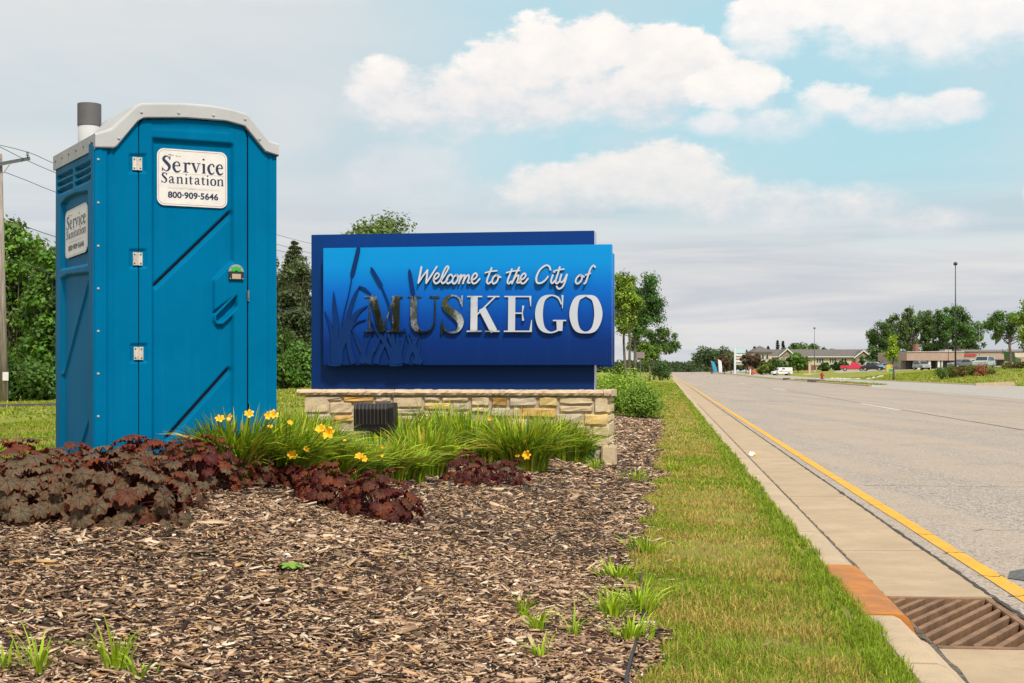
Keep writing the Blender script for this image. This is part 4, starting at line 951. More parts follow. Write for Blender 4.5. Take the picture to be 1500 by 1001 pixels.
def stone(x0, z0, x1, z1, depth0, mat, side=False, xf=None, seed=0):
    """rock-faced block: bevelled, uneven front"""
    rs = np.random.default_rng(seed); e = .005; b_ = min(.016, (z1-z0)*.22)
    nx, nz = (4, 3); vs = []; idx = {}
    xs = [x0+e, x0+e+b_]+list(np.linspace(x0+e+b_, x1-e-b_, nx)[1:-1])+[x1-e-b_, x1-e]; zs = [z0+e, z0+e+b_, (z0+z1)/2, z1-e-b_, z1-e]
    for i, x in enumerate(xs):
        for k, z in enumerate(zs):
            edge = i in (0, len(xs)-1) or k in (0, len(zs)-1)
            yy = .018 if edge else -.012-rs.random()*.016
            jx, jz = rs.normal(size=2)*(.0055 if edge else .004)
            vs.append((x+jx, yy, z+jz))
    K_ = len(zs); fs = [(i*K_+k, (i+1)*K_+k, (i+1)*K_+k+1, i*K_+k+1) for i in range(len(xs)-1) for k in range(K_-1)]
    ring = [i*K_ for i in range(len(xs))]+[(len(xs)-1)*K_+k for k in range(1, K_)]+[i*K_+K_-1 for i in range(len(xs)-2, -1, -1)]+[k for k in range(K_-2, 0, -1)]
    n0 = len(vs); vs += [(vs[i][0], .06, vs[i][2]) for i in ring]; R_ = len(ring)
    fs += [(ring[i], ring[(i+1) % R_], n0+(i+1) % R_, n0+i) for i in range(R_)]
    if side: vs = [(br-v[1]-.003, v[0], v[2]) for v in vs]
    else: vs = [(v[0], v[1]-BO, v[2]) for v in vs]
    return MB().add(vs, fs).build('stone', mat, sign)
def zs5(x, y): return x/3+420, y/3+540
layout = [((75,120,187,196),0),((110,118,243,143),1),((248,120,385,149),3),((187,147,292,200),0),((78,200,200,232),1),((205,203,292,235),3),((388,122,462,150),1),((466,122,598,174),0),
 ((602,122,676,146),1),((600,148,724,183),2),((680,122,803,148),0),((728,150,803,186),1),((296,152,460,200),1),((462,176,598,204),1),((600,186,702,216),0),((705,189,804,217),1),((808,124,894,166),0),((808,169,892,196),0),
 ((898,124,972,168),4),((897,171,988,215),1),((976,124,1100,168),1),((1030,172,1182,218),3),((992,172,1028,218),0),((1104,124,1192,168),2),((1196,124,1346,159),0),((1196,162,1346,194),0),((1349,124,1412,196),0),
 ((1184,198,1303,246),1),((1306,199,1412,251),2),((1082,221,1182,257),1),((990,220,1080,257),0),((1186,249,1338,283),1),((1341,254,1412,301),0),((1250,286,1338,321),1),((1335,304,1412,350),0),((1240,324,1332,352),1),((1100,260,1184,300),0),((1186,286,1247,352),0)]
zb_ = g_px(890, 662, BO)[1]
for i, ((x0, y0, x1, y1), mi) in enumerate(layout):
    a, t_ = g_px(*zs5(x0, y0), BO); c_, q_ = g_px(*zs5(x1, y1), BO); _, tt = g_px(892, y0/3+540, BO)
    hw_ = (y1-y0)/3/F*17.0; tt = g_px((x0+x1)/6+420, y0/3+540, BO)[1]
    if y0 < 130: tt = ztop-.004
    stone(a, g_px((x0+x1)/6+420, y1/3+540, BO)[1], c_, tt, 0, SM[mi], seed=i)
yy = 206; r_ = 0
rr = random.Random(4)
while yy < 352:   # courses low down, mostly behind the plants
    hh_ = rr.choice([24, 30, 36]); x = 76
    while x < 1090:
        w = rr.choice([70, 95, 120, 150])
        if yy > (236 if x < 292 else 205 if x < 600 else 218 if x < 985 else 260): stone(g_px(*zs5(x, yy), BO)[0], g_px(*zs5(x, yy+hh_-2), BO)[1], g_px(*zs5(x+w-3, yy), BO)[0], g_px(*zs5(x, yy), BO)[1], 0, SM[rr.choice([0, 0, 1, 1, 2, 3])], seed=int(x*7+yy))
        x += w
    yy += hh_
# end wall stones (right end)
zz = zb_-.02; k = 0
while zz < ztop-.05:
    hh_ = rr.choice([.10, .13, .17]); hh_ = min(hh_, ztop-.004-zz); y = -BO
    while y < .5:
        w = rr.choice([.2, .28, .36]); w = min(w, .55-y)
        stone(y, zz, y+w-.004, zz+hh_-.004, 0, SM[rr.choice([0, 0, 1, 2])], side=True, seed=900+k); y += w; k += 1
    zz += hh_
# footing block sticking out at the corner
a = g_px(896, 655, BO+.05)
bk_ = MB().box(a[0]-.12, -BO-.07, zgr, a[0]+.045, .0, g_px(896, 654, BO+.05)[1]).build('footing_stone', SM[0], sign, bevel=.014)
# ------------------------------------------------------------------ flood light in the plants
fl = P(547, 625, 14.6); gz = G1(fl.x, fl.y)
lamp = empty('ground_floodlight', (fl.x, fl.y, gz), math.radians(-6), 'dark ribbed floodlight among the daylilies before the stone base', 'floodlight')
w = 59/F*14.6/2; zt_ = H-(592-545)/F*14.6-gz; zb_ = H-(632-545)/F*14.6-gz
prof = [(.0, zb_), (.0, zt_-.05), (.03, zt_-.01), (.09, zt_), (.20, zt_), (.24, zt_-.03), (.26, zb_+.05), (.2, zb_)]
M_BRZ = simple('dark_bronze', (.012, .010, .010), .45, .2, 10, .1, 40, metal=.2)
mb = MB(); mb.prism(prof, 'x', -w, w-.05); mb.build('housing', M_BRZ, lamp, bevel=.004)
MB().prism([(y-.004 if y < .1 else y+.01, z+(.012 if z > .2 else -.005)) for y, z in prof], 'x', w-.049, w).build('side_cap', M_BRZ, lamp, bevel=.004)
for k in range(9):
    x = -w+.02+k*(2*w-.09)/8.3
    MB().prism([(-.028, zb_+.07), (-.028, zt_-.055), (-.005, zt_-.012), (.06, zt_+.008), (.06, zt_-.02), (-.001, zb_+.07)], 'x', x, x+.012).build('cooling_fin', simple('fin_edge', (.035, .03, .027), .4), lamp)
MB().box(-.03, .1, -.1, .03, .16, zb_+.02).build('stem', M_BRZ, lamp)
# ------------------------------------------------------------------ leaf clouds
def leaf_quads(Pn, Nn, size, aspect=.6, bend=.25, rs=RNG):
    """rhombic leaf faces (two triangles folded on the mid line) at points Pn facing Nn"""
    n = len(Pn); Nn = Nn/np.linalg.norm(Nn, axis=1, keepdims=True)
    a = np.cross(Nn, rs.normal(size=(n, 3))); a /= np.linalg.norm(a, axis=1, keepdims=True)+1e-9; b_ = np.cross(Nn, a)
    s_ = (np.asarray(size)*np.ones(n)*(.6+.8*rs.random(n)))[:, None]
    V = np.stack([Pn-a*s_*.5, Pn+b_*s_*aspect*.5+Nn*s_*bend*.3, Pn+a*s_*.5, Pn-b_*s_*aspect*.5+Nn*s_*bend*.3], 1)
    return V.reshape(-1, 3), np.arange(4*n).reshape(n, 4)
M_LEAF = attr_mat('tree_leaves', .55, .28, .3); M_BLADE = attr_mat('grass_blades', .6, .25, .25); M_CHIP = attr_mat('bark_chips', .85, 0, .2)
def bark_mat():
    m, g, b = nodes('tree_bark'); tc = g.n('ShaderNodeTexCoord'); o = tc.outputs['Object']
    mp = g.n('ShaderNodeMapping'); g.put(mp.inputs[0], o); mp.inputs['Scale'].default_value = (9, 9, 1.5); nz = g.noise(mp.outputs[0], 1.5, 5, .65)
    g.put(b.inputs['Base Color'], g.mix(g.ramp(nz, .3, .7), (.05, .038, .028), (.19, .155, .125))); b.inputs['Roughness'].default_value = .95
    bp = g.n('ShaderNodeBump'); bp.inputs['Distance'].default_value = .03; g.put(bp.inputs['Height'], nz); g.put(b.inputs['Normal'], bp.outputs[0]); return m
M_BARK = bark_mat()
def tint(n, base, var, rs, hue=.15):
    b_ = np.array(base)[None]*(1+var*rs.normal(size=(n, 1))*.5); b_ = b_*(1+hue*rs.normal(size=(n, 3))*np.array([1, .35, .6])); return np.clip(b_, .004, .9)
def crown_mesh(lobes, n, size, col, rs, up=.35, var=.55, name='crown', parent=None, fill=.35, deep=.5):
    L = np.array(lobes); w = L[:, 3]**2; idx = rs.choice(len(L), n, p=w/w.sum())
    d = rs.normal(size=(n, 3)); d /= np.linalg.norm(d, axis=1, keepdims=True)
    rad = rs.random(n)**(.42+.3*fill)*(1.05+.25*rs.random(n))
    # clumpy surface: leaves gather in tufts
    tuft = rs.normal(size=(len(L)*14, 3)); tuft /= np.linalg.norm(tuft, axis=1, keepdims=True)
    tid = idx*14+rs.integers(0, 14, n); d = d*.75+tuft[tid]*.75; d /= np.linalg.norm(d, axis=1, keepdims=True)
    Pn = L[idx, :3]+d*(L[idx, 3]*rad)[:, None]*np.array([1, 1, .85])+np.clip(rs.normal(size=(n, 3)), -1.5, 1.5)*(L[idx, 3]*.30)[:, None]
    Nn = d+np.array([0, 0, up])+rs.normal(size=(n, 3))*.45
    V, Fq = leaf_quads(Pn, Nn, size, rs=rs)
    lobe_b = (1+.25*rs.normal(size=len(L)))[idx]*(1+.18*rs.normal(size=len(L)*14))[tid]
    c = tint(n, np.array(col)*1.5, var, rs)*np.clip(lobe_b, .5, 1.6)[:, None]
    return np_mesh(name, V, Fq, np.repeat(c, 4, 0), M_LEAF, parent)
def tree(base, height, width, col, n, size, seed, label, cat='tree', name='leafy_tree', clear=.25, trunk_r=None, group=None, lobes_n=16, lean=0, shape='round', depth=None, kids=True, stems=1, up=.35, fill=.3, var=.55):
    rs = np.random.default_rng(seed); base = Vector(base); t = empty(name, base, 0, label, cat, group)
    h, w2 = height, width/2*1.18; z0 = h*clear; cz = (h+z0)/2; hz = (h-z0)/2; dp = (depth or width)/2; lobes = []
    lobes_n = int(lobes_n*2.0)
    for i in range(lobes_n):
        for _ in range(40):
            q = rs.uniform(-1, 1, 3)
            if np.linalg.norm(q) < 1: break
        r = rs.uniform(.13, .31)*min(w2, hz)*(1.2 if lobes_n < 26 else 1)
        if shape == 'vase': sc = .45+.6*(q[2]+1)/2
        elif shape == 'cone': sc = 1.05-.75*(q[2]+1)/2
        else: sc = 1.0
        sh = 1-r/w2*.8; lobes.append((q[0]*w2*sh*sc+lean*(q[2]+1), q[1]*dp*sh*sc, cz+q[2]*(hz-r*.8), r))
    crown_mesh(lobes, n, size, col, rs, parent=t, up=up, fill=fill, var=var)
    if clear > 0 or stems:
        tr = trunk_r or h*.022; mb = MB()
        for k in range(stems):
            ox_ = (k-(stems-1)/2)*tr*3.5; top = Vector((lean*.8+rs.normal()*w2*.06, rs.normal()*.1, cz+hz*.35))
            pts = [Vector((ox_, 0, -.25)), Vector((ox_*1.1+rs.normal()*tr*.5, 0, z0*.5)), Vector((ox_*1.3+lean*.2, rs.normal()*tr, z0)), (Vector((ox_, 0, z0))+top)/2, top]
            mb.tube(pts, [tr*1.25, tr, tr*.85, tr*.5, tr*.12], 8)
            for L in lobes[k::stems]:
                q = rs.uniform(.0, .8); st = pts[2].lerp(pts[4], q); e = Vector(L[:3]); mid = st.lerp(e, .5)+Vector((0, 0, -.08*h*rs.random()))
                mb.tube([st, mid, e], [tr*.42*(1-q*.5), tr*.25, tr*.06], 5, cap=False)
        mb.build('trunk', M_BARK, t, smooth=True)
    return t
def shrub(base, w, h, col, n, size, seed, label, cat='shrub', name='leafy_shrub', depth=None, group=None, up=.5, var=.5, lobes_n=14):
    rs = np.random.default_rng(seed); t = empty(name, base, 0, label, cat, group); lobes = []; dp = depth or w*.8
    for i in range(lobes_n):
        a = rs.uniform(-1, 1); b_ = rs.uniform(-1, 1); r = rs.uniform(.18, .3)*min(w, h*1.6)
        lobes.append((a*(w/2-r*.8), b_*(dp/2-r*.7)*(1-abs(a)*.3), max(r*.5, (h-r)*(1-.55*a*a)*rs.uniform(.45, 1.0)), r))
    crown_mesh(lobes, n, size, col, rs, parent=t, up=up, fill=.3, name='foliage', var=var)
    mb = MB()
    for L in lobes: mb.tube([(L[0]*.2, L[1]*.2, -.05), (L[0]*.6, L[1]*.6, L[2]*.5), L[:3]], [.012*h+.004, .008*h+.003, .003*h], 5, cap=False)
    mb.build('branches', M_BARK, t)
    return t
def conifer(base, height, width, col, n, size, seed, label, group=None, tiers=16, sparse=0.0):
    rs = np.random.default_rng(seed); t = empty('conifer_tree', base, 0, label, 'conifer', group); mb = MB()
    mb.tube([(0, 0, -.2), (0, 0, height*.5), (0, 0, height*.98)], [height*.018, height*.011, .01], 7); P_, N_ = [], []
    per = n//(tiers*7)
    for k in range(tiers):
        f = (k+.5)/tiers; z = height*(.08+.9*f); R_ = width/2*(1-f)**.85*rs.uniform(.75, 1.15)+.06
        for j in range(7):
            a = rs.uniform(0, 6.283); l = R_*rs.uniform(.6, 1.1); dz = -l*rs.uniform(.05, .35)
            e = Vector((math.cos(a)*l, math.sin(a)*l, z+dz)); mb.tube([(0, 0, z), e], [.02*height/8, .006], 4, cap=False)
            if rs.random() < sparse: continue
            u = rs.random(per)**.7; q = np.array([0, 0, z])[None]*(1-u[:, None])+np.array(e)[None]*u[:, None]
            q = q+rs.normal(size=q.shape)*np.array([.12, .12, .07])*R_*(.5+u[:, None]*.5); P_.append(q); N_.append(rs.normal(size=q.shape)*.6+np.array([0, 0, .5]))
    P_ = np.concatenate(P_); V, Fq = leaf_quads(P_, np.concatenate(N_), size, .35, rs=rs)
    np_mesh('crown', V, Fq, np.repeat(tint(len(P_), col, .6, rs), 4, 0), M_LEAF, t); mb.build('trunk', M_BARK, t)
    return t
def at(px, py, Y): p = P(px, py, Y); p.z = G1(p.x, p.y); return p
GRN, DGRN, YGRN, OLV = (.050, .110, .014), (.026, .062, .012), (.115, .185, .018), (.06, .085, .022)
# left wood edge: separate trees
def px_w(px, Y): return px/F*Y
GL_ = 'trees at the back of the left lawn'
for i, (px, ytop, wpx, Y, col, nn, lab) in enumerate([
    (25, 318, 95, 52, (.075, .15, .018), 11000, 'bright green broad tree right beside the wooden utility pole'),
    (72, 352, 70, 50, (.06, .13, .016), 8000, 'slightly lower bright tree touching the toilet\'s left edge'),
    (-50, 330, 110, 54, (.06, .12, .016), 6000, 'green tree mostly cut off by the left picture edge'),
    (130, 345, 110, 56, (.05, .10, .014), 5000, 'broad tree hidden behind the blue portable toilet')]):
    b_ = at(px, 580, Y); h = H+(545-ytop)/F*Y-b_.z
    tree(b_, h, px_w(wpx, Y)*1.25, col, int(nn*1.5), .19, 100+i, lab, clear=.0, stems=1, group=GL_, lobes_n=40, trunk_r=.12, fill=.45)
for i, (px, ytop, wpx, Y, col, lab) in enumerate([(10, 512, 80, 47, (.035, .08, .012), 'dark bush under the bright tree by the pole foot'), (70, 520, 70, 46, (.045, .10, .014), 'dark bush at the back of the lawn left of the toilet'), (-60, 520, 80, 47, (.04, .09, .014), 'dark bush beyond the left picture edge')]):
    b_ = at(px, 585, Y); shrub(b_, px_w(wpx, Y)*1.3, H+(545-ytop)/F*Y-b_.z, col, 3500, .16, 130+i, lab, lobes_n=20, depth=2.0)
# between toilet and sign
b_ = at(431, 563, 66); conifer(b_, H+(545-348)/F*66-b_.z, px_w(170, 66), (.085, .10, .045), 32000, .17, 140, 'tall dense grey green spruce between toilet and sign', sparse=.03, tiers=30)
b_ = at(402, 563, 68); tree(b_, H+(545-352)/F*68-b_.z, px_w(70, 68), (.05, .10, .018), 9000, .17, 141, 'leafy green tree just behind the toilet\'s right edge', clear=.1, lobes_n=16)
b_ = at(436, 563, 60); tree(b_, H+(545-375)/F*60-b_.z, px_w(70, 60), (.05, .068, .03), 15000, .13, 143, 'dark rounded tree in front of the spruce left of the sign', clear=.0, lobes_n=30)
b_ = at(455, 563, 64); conifer(b_, H+(545-430)/F*64-b_.z, px_w(90, 64), (.06, .075, .034), 10000, .15, 142, 'shorter dull spruce half behind the sign\'s left edge', sparse=.1)
for i, (px, ytop, wpx, Y, col, lab) in enumerate([(410, 468, 50, 58, (.035, .075, .012), 'dark bush between toilet and spruce'), (440, 500, 56, 54, (.055, .12, .015), 'bright green bush at the lawn edge left of the sign'), (417, 515, 44, 53, (.05, .105, .014), 'low green bush beside the toilet\'s right edge'), (470, 490, 60, 60, (.035, .075, .014), 'dark bush behind the left end of the sign')]):
    b_ = at(px, 563, Y); shrub(b_, px_w(wpx, Y)*1.2, H+(545-ytop)/F*Y-b_.z, col, 4000, .14, 150+i, lab, lobes_n=22, depth=2.0)
b_ = at(574, 556, 95); tree(b_, H+(545-307)/F*95-b_.z, px_w(150, 95), (.085, .125, .032), 20000, .26, 160, 'tall tree whose rounded top shows above the blue sign', clear=.3, lobes_n=24)
# right of the sign, along the median
b_ = at(919, 566, 78); b_.z = G1(b_.x, b_.y); tree(b_, H+(545-396)/F*78-b_.z, px_w(56, 78), (.13, .20, .022), 11000, .13, 170, 'light green twin stemmed tree at the sign\'s right edge', clear=.38, trunk_r=.075, stems=2, lobes_n=20, lean=-.15)
b_ = at(930, 556, 98); tree(b_, H+(545-384)/F*98-b_.z, px_w(80, 98), (.035, .085, .018), 13000, .18, 171, 'dark green taller tree behind the light twin stemmed one', clear=.36, trunk_r=.1, lobes_n=22)
b_ = at(958, 551, 185); tree(b_, H+(545-474)/F*185-b_.z, px_w(76, 185), (.05, .10, .018), 6500, .30, 172, 'wide spreading green tree by the far end of the lawn strip', clear=.35, lobes_n=14, trunk_r=.14)
b_ = at(951, 552, 150); tree(b_, H+(545-494)/F*150-b_.z, px_w(32, 150), (.085, .15, .02), 3000, .25, 173, 'small round bright tree before the wide spreading one', clear=.36, lobes_n=12)
b_ = at(968, 552, 170); shrub(b_, px_w(28, 170), H+(545-522)/F*170-b_.z, (.035, .075, .018), 1500, .25, 174, 'dark bush under the spreading tree at the strip\'s end')
b_ = at(908, 556, 120); shrub(b_, px_w(22, 120), H+(545-528)/F*120-b_.z, (.035, .07, .02), 1000, .2, 175, 'dark bush behind the twin stems')
# big bush beside the sign
b_ = hit(908, 606); shrub(b_, px_w(124, b_.y), H+(545-533)/F*b_.y-b_.z, (.15, .24, .02), 15000, .055, 180, 'light green bush just right of the stone base', lobes_n=34, depth=2.2, up=.8)
b_ = hit(938, 612); shrub(b_, px_w(66, b_.y), H+(545-556)/F*b_.y-b_.z, (.11, .19, .02), 8000, .05, 181, 'lower green bush edging the grass strip behind the sign', lobes_n=22, up=.8)
b_ = hit(838, 672); shrub(b_, px_w(58, b_.y), .33, (.05, .115, .012), 5200, .045, 182, 'small dark green shrub at the right end of the daylilies', lobes_n=22, up=.8)
# far treeline: reads as one mass
rs = np.random.default_rng(5); P_ = []; C_ = []
for px in np.concatenate([np.arange(-700, 890, 5.0), np.arange(890, 1060, 2.2)]):
    Y = 900+rs.normal()*20; hh = (5 if px < 985 else 4+8*sstep(px, 1000, 1050))*rs.uniform(.6, 1.3)+4
    q = np.clip(rs.normal(size=(60, 3)), -1.4, 1.4)*np.array([2.2, 3, hh*.25])+np.array([(px-750)/F*Y, Y, H-2+hh*.5]); P_.append(q); C_.append(tint(60, (.045, .075, .03), .4, rs))
for px in np.arange(1050, 1540, 3.2):
    Y = 560+rs.normal()*20; hh = 7*rs.uniform(.6, 1.3)
    q = np.clip(rs.normal(size=(50, 3)), -1.4, 1.4)*np.array([1.6, 3, hh*.25])+np.array([(px-750)/F*Y, Y, H+1+hh*.4]); P_.append(q); C_.append(tint(50, (.045, .075, .03), .4, rs))
for ax_ in np.linspace(0, 2*math.pi, 260):     # the same wood goes on round the horizon
    if abs(math.atan2(math.sin(ax_), math.cos(ax_))) < .36: continue
    Y = 260; q = rs.normal(size=(30, 3))*np.array([4, 4, 2.0])+np.array([math.sin(ax_)*Y, math.cos(ax_)*Y, 3.5]); P_.append(q); C_.append(tint(30, (.045, .075, .03), .4, rs))
P_ = np.concatenate(P_); V, Fq = leaf_quads(P_, rs.normal(size=P_.shape)+np.array([0, -.4, .6]), 2.2, .8, rs=rs)
tag(np_mesh('distant_wood', V, Fq, np.repeat(np.concatenate(C_), 4, 0), M_LEAF), 'low dark band of far trees along the horizon', kind='stuff')
# trees behind the camera that the polished letters mirror
for i, (x, y, h, w) in enumerate([(-20.6, -30, 18, 7), (-27, -28, 18, 8), (-33, -26, 17, 8), (-39, -22, 17, 8)]):
    tree((x, y, G1(x, y)), h, w, (.016, .036, .008), 12000, .3, 190+i, ['mirrored tree nearest the road', 'mirrored second tree from the road', 'mirrored third tree from the road', 'mirrored tree farthest from the road'][i]+', behind the viewpoint', clear=.12, lobes_n=22, group='trees across from the sign')
# ------------------------------------------------------------------ coral bells (heuchera)
def heuch_mat(name, top_a, top_b, under, vein):
    m, g, b = nodes(name); tc = g.n('ShaderNodeTexCoord'); sp = g.n('ShaderNodeSeparateXYZ'); g.nt.links.new(tc.outputs['Object'], sp.inputs[0]); oi = g.n('ShaderNodeObjectInfo')
    ang = g.m('ARCTAN2', sp.outputs[1], sp.outputs[0]); r = g.m('SQRT', g.m('ADD', g.m('POWER', sp.outputs[0], 2.0), g.m('POWER', sp.outputs[1], 2.0)))
    w1 = g.m('ABSOLUTE', g.m('SINE', g.m('MULTIPLY', ang, 3.5)))                         # main veins out to each lobe
    v = g.m('MULTIPLY', g.ramp(g.m('MULTIPLY', w1, g.m('MULTIPLY', r, 14.0)), .16, .02), .9)
    vo = g.n('ShaderNodeTexVoronoi', feature='DISTANCE_TO_EDGE'); g.put(vo.inputs['Vector'], tc.outputs['Object']); vo.inputs['Scale'].default_value = 85
    v = g.m('MAXIMUM', v, g.m('MULTIPLY', g.ramp(vo.outputs['Distance'], .10, .0), .75))
    c = g.mix(oi.outputs['Random'], top_a, top_b); c = g.mix(g.m('MULTIPLY', g.ramp(g.noise(tc.outputs['Object'], 25, 4), .35, .7), .5), c, tuple(x*1.5 for x in top_b))
    c = g.mix(v, c, vein); c = g.mix(g.m('MULTIPLY', g.ramp(r, .052, .066), .55), c, under)
    ge = g.n('ShaderNodeNewGeometry'); c = g.mix(ge.outputs['Backfacing'], c, under)
    g.put(b.inputs['Base Color'], c); b.inputs['Roughness'].default_value = .55; b.inputs['Specular IOR Level'].default_value = .16
    t = g.n('ShaderNodeBsdfTranslucent'); g.put(t.inputs[0], under); mx = g.n('ShaderNodeMixShader'); mx.inputs[0].default_value = .2; out = g.nt.nodes['Material Output']
    g.nt.links.new(b.outputs[0], mx.inputs[1]); g.nt.links.new(t.outputs[0], mx.inputs[2]); g.nt.links.new(mx.outputs[0], out.inputs[0]); return m
M_H1 = heuch_mat('coral_bells_bronze', (.15, .122, .074), (.12, .075, .042), (.24, .045, .018), (.022, .012, .010))
M_H2 = heuch_mat('coral_bells_maroon', (.10, .014, .016), (.075, .028, .018), (.24, .016, .024), (.014, .005, .007))
M_H3 = heuch_mat('coral_bells_rust', (.21, .048, .018), (.11, .045, .024), (.30, .042, .02), (.024, .009, .008))
def heuch_leaf(seed, mat, R_=.07):
    rs = np.random.default_rng(seed); N_ = 28; vs = [(0, 0, .0)]
    for ring in (0, 1, 2):
        for k in range(N_):
            a = 2*math.pi*k/N_; lob = 1-.20*abs(math.sin(3.5*a+.0))**1.0 if False else .76+.24*math.cos(3.5*a)**2
            tooth = .04*(1 if k % 2 else -1)
            rr_ = R_*(.35, .7, 1)[ring]*((lob+tooth) if ring == 2 else (1+(lob-1)*(.3, .6)[ring if ring < 2 else 1]))*(1+.03*rs.normal())
            if abs(a-math.pi) < .25: rr_ *= (1, .75, .5)[ring]
            z = -R_*(.03, .10, .30)[ring]+R_*(0, .08, .20)[ring]*math.sin((7+seed%3*2)*a+seed)+R_*.035*rs.normal()*(0, .5, 1)[ring]
            vs.append((rr_*math.cos(a), rr_*math.sin(a), z))
    fs = [(0, 1+k, 1+(k+1) % N_) for k in range(N_)]
    for r_ in (0, 1):
        for k in range(N_): fs.append((1+r_*N_+k, 1+(r_+1)*N_+k, 1+(r_+1)*N_+(k+1) % N_, 1+r_*N_+(k+1) % N_))
    me = bpy.data.meshes.new('leaf'); me.from_pydata(vs, [], fs); me.materials.append(mat); me.polygons.foreach_set('use_smooth', [True]*len(fs)); me.update(); return me
HL = {k: [heuch_leaf(i*7+j, mt) for j in range(7)] for i, (k, mt) in enumerate((('b', M_H1), ('m', M_H2), ('r', M_H3)))}
M_STEM = simple('leaf_stalk', (.10, .03, .025), .6)
def heuchera(px, py, wpx, hpx, n, size, kinds, seed, label, dpt=.55):
    rs = np.random.default_rng(seed); c = hit(px, py); Y = c.y; w = wpx/F*Y/2; hgt = hpx/F*Y
    c.y += w*dpt*.3; c.z = G1(c.x, c.y)
    t = empty('coral_bells', c, 0, label, 'plant', 'coral bells in the mulch bed'); mb = MB()
    for i in range(n):
        front = i < n*.75
        u = (i+.5)/n; a = i*2.39996+rs.normal()*.25; th = math.acos(1-u*1.05) if u*1.05 < 2 else 1.5    # polar angle from the top
        th = min(th, 1.62); d = Vector((math.sin(th)*math.cos(a), math.sin(th)*math.sin(a), math.cos(th)))
        k = 1+.10*rs.normal()-(.22 if rs.random() < .25 else 0)
        p = Vector((d.x*w*k, d.y*w*dpt*2*k*.75, max(.02, d.z*hgt*.88*k+.03)))
        zg = G1(c.x+p.x, c.y+p.y)-c.z; p.z += zg*.9
        nrm = (Vector((d.x, d.y, d.z*.8+.42))+Vector(rs.normal(size=3)*.16)).normalized()
        o = bpy.data.objects.new('leaf', rs.choice(HL[rs.choice(list(kinds))])); COL.objects.link(o); o.parent = t; o.location = p
        # leaf tip hangs outward and down
        q = nrm.to_track_quat('Z', 'Y'); outw = Vector((d.x, d.y, -.4)); loc = q.inverted() @ outw; spin = math.atan2(loc.y, loc.x)+rs.normal()*.35
        o.rotation_mode = 'QUATERNION'; o.rotation_quaternion = q @ Matrix.Rotation(spin, 3, 'Z').to_quaternion()
        s_ = size/.07*(.55+.72*rs.random()); o.scale = (s_, s_, s_)
        mb.tube([(p.x*.15, p.y*.15, 0), (p.x*.55, p.y*.55, p.z*.8), p-nrm*.01], [.003, .0025, .002], 4, cap=False)
    mb.build('stalks', M_STEM, t)
    # dark inside of the plant: a few shaded leaves low down
    return t
HE = [(45, 762, 200, 92, 162, 0.061, 'bbbbbb', 'big bronze leaved plant at the left edge of the bed'), (165, 765, 190, 104, 168, 0.061, 'bbbbbbr', 'big bronze leaved plant nearest the viewer, before the toilet corner'),
      (235, 745, 110, 70, 81, 0.046, 'bbr', 'bronze plant at the right end of the front clump'),
      (25, 725, 120, 76, 81, 0.046, 'br', 'reddish plant behind the left front clump'), (95, 722, 110, 70, 74, 0.045, 'rrb', 'rust red plant at the toilet\'s left corner foot'),
      (215, 706, 130, 62, 101, 0.044, 'rrrb', 'rust red plant before the toilet door, left one'), (290, 716, 130, 78, 114, 0.043, 'rrbm', 'tall rust red mound before the toilet door'),
      (355, 708, 100, 56, 94, 0.036, 'mrb', 'dark maroon plant right of the tall red mound'), (430, 718, 80, 34, 60, 0.034, 'mr', 'low maroon plant left of the middle clump'),
      (480, 742, 96, 58, 94, 0.040, 'rrm', 'reddish maroon plant, left half of the middle clump'), (558, 764, 116, 70, 121, 0.040, 'mmr', 'dark maroon plant nearest the camera in the middle clump'),
      (690, 712, 88, 46, 83, 0.037, 'mmr', 'dark maroon plant before the right daylilies'), (742, 710, 64, 36, 56, 0.034, 'mmb', 'small purple plant, rightmost of all the coral bells')]
for i, (px, py, w, h, n, s_, kd, lab) in enumerate(HE): heuchera(px, py, w, h, n, s_, kd, 300+i, lab)
# ------------------------------------------------------------------ blades
def blades(Pn, H_, Wd, lean_dir, curl, cols, seg=4, rs=RNG):
    """tapering arched ribbons, vectorised; returns V, F, C"""
    n = len(Pn); t = np.linspace(0, 1, seg+1); L = np.asarray(lean_dir); out = []
    side = np.stack([-L[:, 1], L[:, 0], np.zeros(n)], 1)+rs.normal(size=(n, 3))*.3; side /= np.linalg.norm(side, axis=1, keepdims=True)
    for k, tt in enumerate(t):
        c = Pn+L*(curl*H_*tt**1.8)[:, None]; c = c+np.array([0, 0, 1])[None]*((H_*(tt-.5*np.clip(curl, 0, 1.4)*tt**2.6)))[:, None]
        w = (Wd*(1-tt**2.2)*.5*(.7+.6*min(tt*4, 1)*.5))[:, None]; out.append((c-side*w, c+side*w))
    V = np.stack([np.stack(o_, 1) for o_ in out], 1).reshape(n, -1, 3); m_ = V.shape[1]; Fq = []
    for k in range(seg): Fq.append([2*k, 2*k+1, 2*k+3, 2*k+2])
    Fq = (np.array(Fq)[None]+np.arange(n)[:, None, None]*m_).reshape(-1, 4)
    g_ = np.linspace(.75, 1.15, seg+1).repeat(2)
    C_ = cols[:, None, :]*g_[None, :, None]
    return V.reshape(-1, 3), Fq, C_.reshape(-1, 3)
DL_COL = [(.25, .37, .014), (.35, .45, .018), (.17, .29, .014), (.46, .45, .035), (.10, .21, .03)]
M_PET = simple('yellow_petal', (.85, .46, .01), .5, .1, 30); M_SCP = simple('flower_stalk', (.12, .18, .03), .6)
